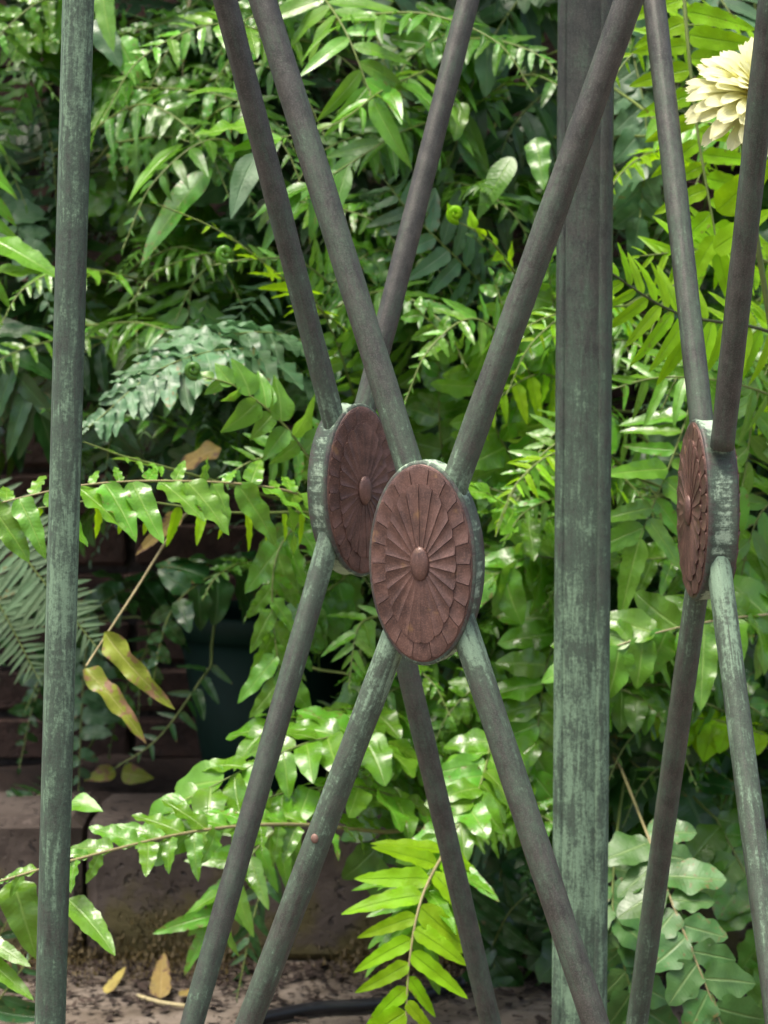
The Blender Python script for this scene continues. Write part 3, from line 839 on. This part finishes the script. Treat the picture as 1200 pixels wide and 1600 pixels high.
# lower left arching frond
f = fern(640, 1240, 3.1, 'glossy broad-leaved frond arching to the lower left behind the edge post')
frond(f, [(600, 1300, 2.5), (450, 1288, 2.36), (300, 1300, 2.28), (110, 1345, 2.2), (-50, 1392, 2.16)], 15, 98, 'wavy', 'light', (0.05, -.75, .66), sides=(.8, .9), droop=.3, mode='full', ang=66, rmat='rachis_tan', rw=.0026)
frond(f, [(650, 1180, 2.6), (540, 1150, 2.48), (430, 1180, 2.42), (290, 1250, 2.38)], 9, 98, 'broad', 'light', TOP, droop=.12, mode='even', jit=.3)
frond(f, [(660, 1260, 2.55), (560, 1230, 2.46), (440, 1240, 2.42), (320, 1290, 2.4)], 8, 96, 'broad', 'light', TOP, droop=.15, mode='even', jit=.3)
frond(f, [(620, 1110, 2.65), (520, 1110, 2.55), (420, 1140, 2.5)], 6, 92, 'broad', 'light', TOP, droop=.15, mode='even', jit=.3)
frond(f, [(450, 1280, 2.62), (390, 1340, 2.58), (330, 1440, 2.56)], 7, 105, 'sword', 'light', SIDE, droop=.2, mode='even', ang=62)
frond(f, [(430, 1330, 2.75), (400, 1420, 2.72), (370, 1560, 2.7)], 7, 70, 'sword', 'deep', SIDE, droop=.5)
for a, b, k in (((105, 1405, 2.2), (188, 1482, 2.16), 'sword'), ((20, 1375, 2.2), (55, 1500, 2.17), 'wavy'), ((-20, 1470, 2.2), (45, 1500, 2.17), 'sword'), ((-20, 1500, 2.2), (52, 1556, 2.17), 'sword'), ((112, 1252, 2.3), (157, 1262, 2.28), 'ovate')):
    leaf_blade(f, a, b, k, 'light', (.2, -.75, .6), 1.25)
f = fern(-80, 1500, 2.95, 'dark fern in the bottom left corner below the arching frond')
f.location.z = 0.02
frond(f, [(-60, 1640, 2.7), (0, 1560, 2.65), (60, 1480, 2.62)], 6, 105, 'smooth', 'deep', SIDE, droop=.1)
frond(f, [(-60, 1560, 2.75), (-10, 1480, 2.7), (30, 1400, 2.68)], 6, 90, 'smooth', 'deep', SIDE, droop=.1)

# centre between the upright rods
f = fern(760, 620, 3.3, 'fern of small oval light leaflets on climbing stems above the front rosette')
frond(f, [(870, 830, 2.7), (790, 700, 2.62), (720, 560, 2.58), (640, 470, 2.56)], 13, 74, 'broad', 'light', SIDE, droop=.3, mode='full', jit=.45)
frond(f, [(880, 760, 2.72), (850, 640, 2.64), (800, 520, 2.6), (770, 430, 2.6)], 11, 72, 'broad', 'light', SIDE, droop=.3, mode='full', jit=.45)
frond(f, [(720, 820, 2.75), (690, 700, 2.7), (685, 560, 2.68)], 9, 70, 'broad', 'mid', SIDE, droop=.3, mode='full')
frond(f, [(640, 700, 2.8), (620, 600, 2.75), (560, 480, 2.72)], 9, 80, 'sword', 'light', SIDE, droop=.3, mode='full')
frond(f, [(900, 620, 2.75), (870, 500, 2.68), (850, 380, 2.66)], 9, 70, 'broad', 'light', SIDE, droop=.3, mode='full')
# right of the front rosette
f = fern(880, 900, 3.25, 'fern of wide drooping leaflets between the front rosette and the wide post')
frond(f, [(900, 800, 2.6), (830, 810, 2.52), (760, 770, 2.48)], 6, 95, 'wavy', 'light', TOP, droop=.5, mode='even')
frond(f, [(900, 880, 2.66), (830, 870, 2.6), (770, 900, 2.58)], 6, 100, 'broad', 'light', SIDE, droop=.7, mode='even')
frond(f, [(880, 960, 2.68), (850, 1060, 2.62), (830, 1240, 2.6)], 8, 100, 'broad', 'light', SIDE, droop=.15, mode='even', ang=78)
frond(f, [(800, 960, 2.8), (760, 1040, 2.75), (720, 1150, 2.72)], 7, 85, 'wavy', 'mid', SIDE, droop=.5, mode='even')
frond(f, [(700, 760, 2.9), (770, 880, 2.82), (800, 1000, 2.8)], 8, 85, 'wavy', 'mid', SIDE, droop=.5, mode='even')

# lower centre
f = fern(720, 1080, 3.1, 'light frond hanging straight down to the bottom centre, lime at its tip')
frond(f, [(770, 1150, 2.55), (745, 1240, 2.46), (690, 1330, 2.4)], 7, 82, 'broad', 'light', SIDE, droop=.1, mode='even', ang=70)
frond(f, [(700, 1320, 2.4), (660, 1400, 2.33), (640, 1500, 2.3), (632, 1640, 2.28)], 8, 118, 'sword', 'lime', SIDE, droop=.12, mode='even', ang=72, stalk=False, jit=.15, rmat='rachis_tan')
frond(f, [(700, 1330, 2.42), (668, 1390, 2.36), (640, 1450, 2.34)], 6, 125, 'sword', 'light', TOP, droop=.25, mode='even', ang=58, stalk=False)
frond(f, [(560, 1060, 2.72), (600, 1180, 2.66), (590, 1340, 2.64)], 7, 86, 'broad', 'mid', SIDE, droop=.3, mode='even')
frond(f, [(640, 1080, 2.75), (670, 1160, 2.7), (660, 1300, 2.68)], 7, 86, 'broad', 'mid', SIDE, droop=.3, mode='even')
frond(f, [(820, 1260, 2.9), (780, 1380, 2.85), (770, 1560, 2.83)], 8, 90, 'broad', 'deep', SIDE, droop=.3, mode='even')
frond(f, [(760, 1500, 2.85), (800, 1420, 2.8), (860, 1380, 2.78)], 6, 90, 'sword', 'deep', SIDE, droop=.3)

# right side, lime
f = fern(1090, -120, 3.2, 'lime frond hanging straight down beside the cream flower')
frond(f, [(1062, -90, 2.42), (1074, 60, 2.4), (1092, 220, 2.39), (1122, 390, 2.38)], 10, 108, 'sword', 'lime', SIDE, droop=-.05, mode='even', ang=80, jit=.12, stalk=False, rw=.0024)
frond(f, [(1080, -60, 2.7), (1150, 40, 2.65), (1180, 180, 2.64)], 7, 100, 'smooth', 'blue', SIDE, droop=.3, mode='even')
frond(f, [(980, 40, 2.8), (1010, 200, 2.75), (1000, 340, 2.74)], 8, 80, 'broad', 'blue', SIDE, droop=.3, mode='even')
crozier(f, 1135, 38, 2.5, 16)
leaf_blade(f, (1120, 330, 2.35), (1210, 240, 2.3), 'sword', 'lime', SIDE, 1.2)
leaf_blade(f, (1115, 390, 2.35), (1200, 330, 2.3), 'sword', 'lime', SIDE, 1.2)
f = fern(1280, 620, 3.0, 'lime fern with a level midrib and hanging narrow leaflets behind the right rods')
frond(f, [(1280, 545, 2.42), (1180, 512, 2.36), (1060, 490, 2.32), (960, 430, 2.3), (900, 380, 2.3)], 16, 112, 'narrow', 'lime', SIDE, sides=(1.0, .8), droop=.25, mode='full', ang=70, jit=.14, rmat='rachis_dark', rw=.0024)
frond(f, [(1260, 640, 2.5), (1150, 600, 2.44), (1030, 590, 2.42), (920, 620, 2.42)], 10, 92, 'narrow', 'light', SIDE, droop=.35, mode='full')
frond(f, [(1230, 420, 2.5), (1130, 390, 2.44), (1000, 400, 2.42)], 10, 90, 'narrow', 'lime', SIDE, droop=.2, mode='full')
frond(f, [(1100, 560, 2.56), (1060, 690, 2.5), (1000, 840, 2.48)], 8, 120, 'sword', 'light', SIDE, droop=.05, mode='even', ang=80)
f = fern(1300, 760, 3.1, 'green fern with long smooth leaflets right of the edge-on rosette')
frond(f, [(1260, 480, 2.6), (1190, 600, 2.52), (1160, 760, 2.5)], 7, 140, 'smooth', 'light', SIDE, droop=.2, mode='even', ang=70)
frond(f, [(1270, 760, 2.65), (1190, 800, 2.58), (1150, 930, 2.56)], 6, 110, 'smooth', 'light', SIDE, droop=.3, mode='even')
frond(f, [(1120, 540, 2.85), (1080, 680, 2.8), (1020, 780, 2.78)], 8, 95, 'broad', 'blue', SIDE, droop=.2, mode='even')
f = fern(1250, 960, 3.0, 'fern with broad lobed leaflets on a thin brown midrib below the edge-on rosette')
frond(f, [(1270, 955, 2.55), (1150, 965, 2.5), (1040, 985, 2.47), (930, 1020, 2.46)], 8, 100, 'broad', 'light', SIDE, droop=.25, mode='even', rmat='dry')
frond(f, [(1230, 880, 2.66), (1080, 870, 2.6), (950, 880, 2.58)], 7, 90, 'wavy', 'light', SIDE, droop=.3, mode='even')
frond(f, [(1240, 1050, 2.8), (1160, 1060, 2.75), (1060, 1140, 2.74)], 7, 100, 'broad', 'deep', SIDE, droop=.3, mode='even')
leaf_blade(f, (1100, 975, 2.45), (1090, 1112, 2.42), 'wavy', 'light', SIDE, .9)
# lower right lobed fern
f = fern(1000, 1280, 2.95, 'fern with lobed blue-green leaflets in the lower right corner')
frond(f, [(1010, 1300, 2.45), (1050, 1410, 2.38), (1095, 1520, 2.34), (1150, 1660, 2.32)], 7, 92, 'lobed', 'jade', SIDE, droop=.05, mode='even', ang=74, jit=.16, rmat='rachis_tan')
frond(f, [(960, 1330, 2.55), (960, 1440, 2.48), (1000, 1600, 2.46)], 7, 84, 'lobed', 'jade', SIDE, droop=.1, mode='even', jit=.2)
frond(f, [(1120, 1280, 2.7), (1180, 1400, 2.64), (1230, 1560, 2.62)], 8, 84, 'lobed', 'mid', SIDE, droop=.1, mode='even', jit=.2)
frond(f, [(930, 1130, 2.85), (1000, 1200, 2.78), (1080, 1220, 2.76)], 5, 110, 'lobed', 'deep', SIDE, droop=.2, mode='even')
frond(f, [(880, 1400, 2.85), (920, 1500, 2.8), (960, 1640, 2.8)], 6, 95, 'lobed', 'deep', SIDE, droop=.2, mode='even')

# a withered frond: bare tan stalk with two yellowing leaves at its end
f = fern(330, 760, 3.1, 'withered frond with bare tan stalk and yellow browning leaves at left')
frond(f, [(330, 790, 2.9), (288, 806, 2.56), (210, 925, 2.5), (135, 1040, 2.48)], 1, 10, 'sword', 'dead', SIDE, mode='even', rmat='dry', rw=.0027)
leaf_blade(f, (163, 988, 2.47), (255, 1108, 2.42), 'wavy', 'sick', (-.6, -.7, .4), .6)
leaf_blade(f, (132, 1045, 2.47), (240, 1130, 2.42), 'wavy', 'sick', (.5, -.8, .2), .6)
leaf_blade(f, (285, 800, 2.5), (205, 870, 2.5), 'sword', 'dead', SIDE, .8)
leaf_blade(f, (345, 700, 2.75), (262, 722, 2.74), 'wavy', 'dead', TOP, 1.2)

# ------------------------------------------------------------------ more arching fronds between the named ones
ra = random.Random(77)
COUNT = {}
def arching(x0, x1, y0, y1, count, Y0, Y1, kinds, mats, lpx=(58, 82), ln=(150, 260)):
    for _ in range(count):
        px, py, Y = ra.uniform(x0, x1), ra.uniform(y0, y1), ra.uniform(Y0, Y1)
        sd = ra.choice((-1, 1)); L = ra.uniform(*ln); rise = ra.uniform(-.1, .5) * L
        p = [(px, py, Y), (px + sd * L * .42, py - rise * .6, Y - .07), (px + sd * L * .8, py - rise * .35 + L * .15, Y - .11), (px + sd * L, py + L * .42, Y - .13)]
        w0 = P(px, py, 3.2)
        pl = min((e for e in FERNS if COUNT.get(e.name, 0) < 7), key=lambda e: (e.location - w0).length)
        COUNT[pl.name] = COUNT.get(pl.name, 0) + 1
        frond(pl, p, ra.choice((9, 10, 11)), ra.uniform(*lpx), ra.choice(kinds), ra.choice(mats), ra.choice((SIDE, UPV, TOP)), droop=ra.uniform(.05, .35), mode='tip', ang=ra.uniform(66, 80), jit=.25)
arching(480, 900, 380, 900, 13, 2.55, 2.8, ('sword', 'sword', 'wavy', 'narrow'), ('light', 'light', 'mid'))
arching(480, 900, 900, 1300, 9, 2.6, 2.8, ('sword', 'wavy', 'broad'), ('light', 'mid'))
arching(150, 700, -40, 330, 12, 2.65, 2.9, ('sword', 'wavy', 'smooth'), ('mid', 'light', 'mid'), (72, 100), (190, 300))
arching(680, 900, 40, 380, 5, 2.8, 2.95, ('smooth', 'sword'), ('mid', 'deep'))
arching(100, 480, 330, 560, 7, 2.75, 2.9, ('sword', 'narrow'), ('mid', 'light'))
arching(960, 1280, 560, 1250, 11, 2.6, 2.85, ('sword', 'wavy', 'broad'), ('light', 'mid', 'mid'))
arching(930, 1280, 20, 480, 10, 2.5, 2.75, ('sword', 'narrow'), ('lime', 'lime', 'light'))
arching(930, 1280, 480, 800, 9, 2.5, 2.7, ('sword', 'narrow', 'sword'), ('lime', 'lime', 'light'), (64, 88))
arching(120, 900, -60, 420, 16, 2.8, 3.0, ('sword', 'wavy', 'broad', 'smooth'), ('mid', 'mid', 'light'), (66, 92))
arching(560, 900, 420, 1250, 8, 2.75, 2.9, ('broad', 'wavy', 'sword'), ('light', 'mid'), (66, 90))
arching(960, 1280, 400, 1200, 6, 2.75, 2.9, ('broad', 'wavy'), ('light', 'lime'), (66, 90))
arching(380, 560, 860, 1020, 3, 2.75, 2.9, ('sword', 'wavy'), ('mid', 'light'), (50, 66), (110, 160))

# ------------------------------------------------------------------ fuller fronds deeper in the mass and out of view above (each frond one part)
rg = random.Random(21)
def frond_mesh(kind, mat, seed, L=0.42, n=19, Lw=0.075):
    r = random.Random(seed)
    V, F, U = [], [], []
    bend = r.uniform(.15, .5); side = r.uniform(-.2, .2)
    pts = [Vector((L * t, side * L * t * t, -bend * L * t * t)) for t in [i / 20 for i in range(21)]]
    tv, tf = tube(pts, [0.0016 * (1.1 - .8 * i / 20) for i in range(21)], 4)
    V += tv; F += tf; U += [(0.5, 0.5)] * len(tv)
    for i in range(n + 1):
        for sd in (-1, 1):
            s = .12 + .88 * min(1, (i + (.45 if sd > 0 else 0)) / n)
            s = min(1, s); f_ = s * 20; k = min(19, int(f_)); p = pts[k].lerp(pts[k + 1], f_ - k)
            T = (pts[min(20, k + 1)] - pts[max(0, k - 1)]).normalized()
            Nn = Vector((0, 0, 1)); S_ = T.cross(Nn).normalized(); Nl = S_.cross(T)
            a = R(72 - 30 * s * s + r.gauss(0, 6))
            D = S_ * sd * math.sin(a) + T * math.cos(a) + Vector((0, 0, -.2 * r.random()))
            mt = leaf_matrix(p, D, Nl, Lw * size_profile(s, 'tip') * r.uniform(.85, 1.1), r, .2)
            lv, lf, lu = leaf_mesh(kind, r.randrange(50), 8, 2)
            o_ = len(V)
            V += [mt @ Vector(v) for v in lv]; F += [tuple(q + o_ for q in fc) for fc in lf]; U += lu
    me = make_mesh('frond', V, F, U); me.materials.append(M[mat]); return me
FILL = {}
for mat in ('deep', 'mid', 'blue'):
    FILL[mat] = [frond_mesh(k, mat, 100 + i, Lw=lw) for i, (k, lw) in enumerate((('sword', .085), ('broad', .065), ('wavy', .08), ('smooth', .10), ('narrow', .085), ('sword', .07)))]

def clear_zone(q):
    """True where the photograph shows pot, wall and kerb instead of leaves."""
    d = q - CAM; c, s = math.cos(PITCH), math.sin(PITCH)
    fwd = d.y * c + d.z * s; up = -d.y * s + d.z * c
    px, py = 600 + FPX * d.x / fwd, 800 - FPX * up / fwd
    if px < 75 and 50 < py < 150: return True
    return (px < 470 and py > 930) or (px < 600 and py > 1290) or (px < 330 and py > 640 and py < 930 and q.y < 3.2 and rg.random() < .6)

def fill(px0, px1, py0, py1, count, y0, y1, mats, down=0.5):
    k = 0; tries = 0
    while k < count and tries < count * 6:
        tries += 1
        b = P(rg.uniform(px0, px1), rg.uniform(py0, py1), rg.uniform(y0, y1))
        if b.z < 0.1: continue
        D = Vector((rg.gauss(0, .55), -rg.uniform(.25, 1.0), rg.uniform(-.6, .7))).normalized()
        sc = rg.uniform(.65, 1.05)
        tip = b + D * .42 * sc - Vector((0, 0, .12 * sc))
        if tip.y < 2.5 or clear_zone(tip) or clear_zone(b) or clear_zone(b.lerp(tip, .5)): continue
        N = Vector((rg.gauss(0, .25), -.5, .8)); N = (N - D * N.dot(D)).normalized(); Y = N.cross(D)
        mt = Matrix.Translation(b) @ Matrix((D, Y, N)).transposed().to_4x4() @ Matrix.Scale(sc, 4)
        pl = min(FERNS, key=lambda e: (e.location - b).length)
        o = mesh_obj('frond', rg.choice(FILL[rg.choice(mats)]), pl)
        o.matrix_local = Matrix.Translation(-pl.location) @ mt
        k += 1
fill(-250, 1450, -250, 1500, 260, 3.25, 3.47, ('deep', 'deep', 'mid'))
fill(-350, 1550, -800, -150, 110, 2.75, 3.4, ('deep', 'mid'))  # unseen overhanging fronds, added to shade the wall below
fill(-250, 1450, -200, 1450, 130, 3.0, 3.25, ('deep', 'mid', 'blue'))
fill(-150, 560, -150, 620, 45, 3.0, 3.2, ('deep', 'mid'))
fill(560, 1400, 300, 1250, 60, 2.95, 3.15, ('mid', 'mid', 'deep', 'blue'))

# ------------------------------------------------------------------ dark green pot on the bed
def lathe(prof, n=40):
    V, F = [], []
    for r_, z in prof:
        for k in range(n):
            a = 2 * math.pi * k / n; V.append((r_ * math.cos(a), r_ * math.sin(a), z))
    for i in range(len(prof) - 1):
        for k in range(n): F.append((i * n + k, i * n + (k + 1) % n, (i + 1) * n + (k + 1) % n, (i + 1) * n + k))
    return V, F
pc = P(418, 1150, 3.32)
pot = empty('plant_pot', (pc.x, pc.y, 0.17)); tag(pot, 'dark green plastic plant pot half hidden by leaves at left', 'pot')
Hp = 0.255
V, F = lathe([(0.0, 0.0), (0.088, 0.0), (0.092, 0.006), (0.128, Hp - .035), (0.120, Hp - .035), (0.085, .012), (0.0, .012)])
mesh_obj('pot_wall', make_mesh('pot_wall', V, F), pot, M['pot'])
V, F = lathe([(0.1275, Hp - .037), (0.138, Hp - .036), (0.141, Hp - .004), (0.138, Hp), (0.131, Hp), (0.128, Hp - .01), (0.1275, Hp - .036)])
mesh_obj('rim', make_mesh('rim', V, F), pot, M['pot'])
V, F = lathe([(0.0, Hp - .045), (0.06, Hp - .040), (0.121, Hp - .05)], 24)
mesh_obj('potting_soil', make_mesh('potting_soil', V, F), pot, M['soil'])

# ------------------------------------------------------------------ hose on the ground
hp = [(330, 1640, 2.62), (390, 1598, 2.70), (440, 1584, 2.74), (500, 1574, 2.76), (570, 1570, 2.77), (640, 1560, 2.75), (720, 1535, 2.7)]
hw = []
for p in hp:
    d = ray(p[0], p[1]); t = (0.0105 - CAM.z) / d.z; hw.append(CAM + d * t)
hs, _ = catmull(hw, 60)
V, F = tube(hs, [0.0078] * len(hs), 10)
o = mesh_obj('garden_hose', make_mesh('garden_hose', V, F), None, M['hose']); tag(o, 'black rubber hose lying on the pale stone at the bottom', 'hose')

# ------------------------------------------------------------------ cream zinnia at the right edge
fc = P(1184, 152, 2.08); R0 = 0.060
ax = Vector((0.16, -0.66, 0.74)).normalized()
stem_base = P(1240, 800, 2.2); stem_base.z = 0.0
zin = empty('zinnia', stem_base); tag(zin, 'cream double zinnia with pale yellow heart at the upper right edge', 'flower')
sp_, _ = catmull([stem_base, stem_base.lerp(fc, .5) + Vector((.03, .02, .05)), fc - ax * .05, fc - ax * .012], 40)
V, F = tube([p - stem_base for p in sp_], [.0028] * 41, 7)
mesh_obj('stem', make_mesh('stem', V, F, [(.5, .5)] * len(V)), zin, M['rachis'])
def zpetal(seed):
    r = random.Random(seed); V, F, U = [], [], []
    nu, nv = 8, 4; c1 = r.uniform(-.12, .12)
    for i in range(nu + 1):
        u = i / nu
        w = .04 + .085 * math.sin(math.pi * (u * .74) ** 1.25) ** .85
        if u > .8: w *= math.sqrt(max(0, 1 - .8 * ((u - .8) / .2) ** 2))
        for j in range(nv + 1):
            v = -1 + .5 * j
            x = u - (.05 if (u == 1 and j == 2) else 0) - (.03 * v * v if u > .9 else 0)
            V.append((x, v * w + c1 * u * u * .5, (.18 + .3 * c1) * v * v * w + .10 * math.sin(u * 2.2) - (.12 + .5 * c1) * u * u)); U.append(((v + 1) / 2, u))
    for i in range(nu):
        for j in range(nv): F.append((i * 5 + j, (i + 1) * 5 + j, (i + 1) * 5 + j + 1, i * 5 + j + 1))
    me = make_mesh('petal', V, F, U); me.materials.append(M['petal']); return me
zp = [zpetal(i) for i in range(5)]
rz = random.Random(3)
u1 = ax.orthogonal().normalized(); u2 = ax.cross(u1)
for layer, (cnt, ln, el, hh) in enumerate(((22, 1.0, -18, -.008), (24, .98, -4, -.004), (24, .93, 8, -.001), (22, .85, 20, .002), (20, .74, 32, .005), (16, .60, 44, .007), (14, .46, 58, .008), (9, .34, 72, .009))):
    for k in range(cnt):
        a = 2 * math.pi * (k + .5 * (layer % 2)) / cnt + rz.gauss(0, .06)
        rad = u1 * math.cos(a) + u2 * math.sin(a); e_ = R(el + rz.gauss(0, 6))
        D = rad * math.cos(e_) + ax * math.sin(e_); N = ax * math.cos(e_) - rad * math.sin(e_)
        o = mesh_obj('petal', rz.choice(zp), zin)
        o.matrix_local = leaf_matrix(fc + ax * hh + rad * .006 - stem_base, D, N, R0 * ln * rz.uniform(.92, 1.06), rz, .08)
V, F, U = [], [], []
for k in range(36):
    a = k * 2.39996; r_ = .011 * math.sqrt(k / 36); q = fc - stem_base + (u1 * math.cos(a) + u2 * math.sin(a)) * r_
    tv, tf = tube([q, q + ax * .016 + (u1 * math.cos(a) + u2 * math.sin(a)) * .003], [.0009, .0013], 5)
    o_ = len(V); V += tv; F += [tuple(x + o_ for x in f_) for f_ in tf]
o = mesh_obj('heart', make_mesh('heart', V, F), zin, M['floret']); o['kind'] = 'stuff'
V, F = lathe([(.003, -.016), (.009, -.013), (.013, -.006), (.012, .0)], 16)
q4 = ax.to_track_quat('Z', 'Y').to_matrix().to_4x4()
cal = mesh_obj('calyx', make_mesh('calyx', V, F, [(.5, .5)] * len(V)), zin, M['rachis']); cal.matrix_local = Matrix.Translation(fc - stem_base) @ q4

# ------------------------------------------------------------------ moss at the foot of the kerb, fallen leaves
V, F = [], []
rm = random.Random(9)
for k in range(16000):
    x = rm.uniform(-.75, .55); q_ = rm.random(); y = KY + .004 - q_ * rm.random() * .13; z = max(0, (.07 + .03 * math.sin(x * 17)) * (1 - q_ ** .6)) * rm.random()
    if math.sin(x * 9) + math.sin(x * 23 + 1) + rm.gauss(0, .6) < -.6: continue
    b = Vector((x, y, z)); h = rm.uniform(.003, .009); a = rm.uniform(0, 6.28)
    d = Vector((math.cos(a) * .5, math.sin(a) * .5, 1)).normalized(); s_ = Vector((-math.sin(a), math.cos(a), 0)) * rm.uniform(.001, .0022)
    o_ = len(V); V += [b - s_, b + s_, b + d * h]; F.append((o_, o_ + 1, o_ + 2))
o = mesh_obj('moss', make_mesh('moss', V, F), None, M['moss']); tag(o, 'brown-green moss along the foot of the kerb', 'moss', kind='stuff')
def fallen(name, px, py, Lm, yaw, mat, kind, label, lift=.006, pitch=0.0):
    d = ray(px, py); p = CAM + d * ((lift - CAM.z) / d.z)
    V, F, U = leaf_mesh(kind, int(px))
    me = make_mesh('leaf', [(x * Lm, y * Lm * 1.2, max(-.004, z * Lm * .5) ) for x, y, z in V], F, U); me.materials.append(M[mat])
    o = mesh_obj(name, me); o.location = p; o.rotation_euler = (0, -R(pitch), R(yaw)); tag(o, label, 'leaf', 'fallen leaves'); return o
fallen('fallen_leaf', 250, 1560, .075, 95, 'dead', 'sword', 'fallen olive-yellow leaf leaning up against the moss', pitch=35)
fallen('fallen_leaf', 165, 1552, .05, 60, 'dead', 'sword', 'narrow pale dry leaf on the moss nearest the edge post', pitch=30)
fallen('fallen_leaf', 280, 1556, .04, 20, 'dead', 'ovate', 'small pinkish brown dry leaf beside the olive-yellow one', pitch=15)
rb = random.Random(4)
V, F = [], []
for k in range(2600):
    x = rb.uniform(-.7, .6); y = 2.94 - abs(rb.gauss(0, .12))
    b = Vector((x, y, .004)); a = rb.uniform(0, 6.28); l = rb.uniform(.004, .016); d = Vector((math.cos(a), math.sin(a), rb.uniform(0, .25))) * l; s_ = Vector((-math.sin(a), math.cos(a), 0)) * l * rb.uniform(.15, .5)
    o_ = len(V); V += [b - s_, b + s_, b + d + s_ * .5, b + d - s_ * .5 + Vector((0, 0, .002))]; F.append((o_, o_ + 1, o_ + 2, o_ + 3))
o = mesh_obj('leaf_litter', make_mesh('leaf_litter', V, F), None, M['soil']); tag(o, 'dark crumbs of leaf litter on the pale stone', 'litter', kind='stuff')
tw, _ = catmull([CAM + ray(px, py) * ((.006 - CAM.z) / ray(px, py).z) for px, py in ((215, 1556), (250, 1566), (290, 1572))], 10)
V, F = tube(tw, [.003] * 11, 6)
o = mesh_obj('twig', make_mesh('twig', V, F), None, M['dry']); tag(o, 'short tan twig on the stone below the fallen leaves', 'twig')
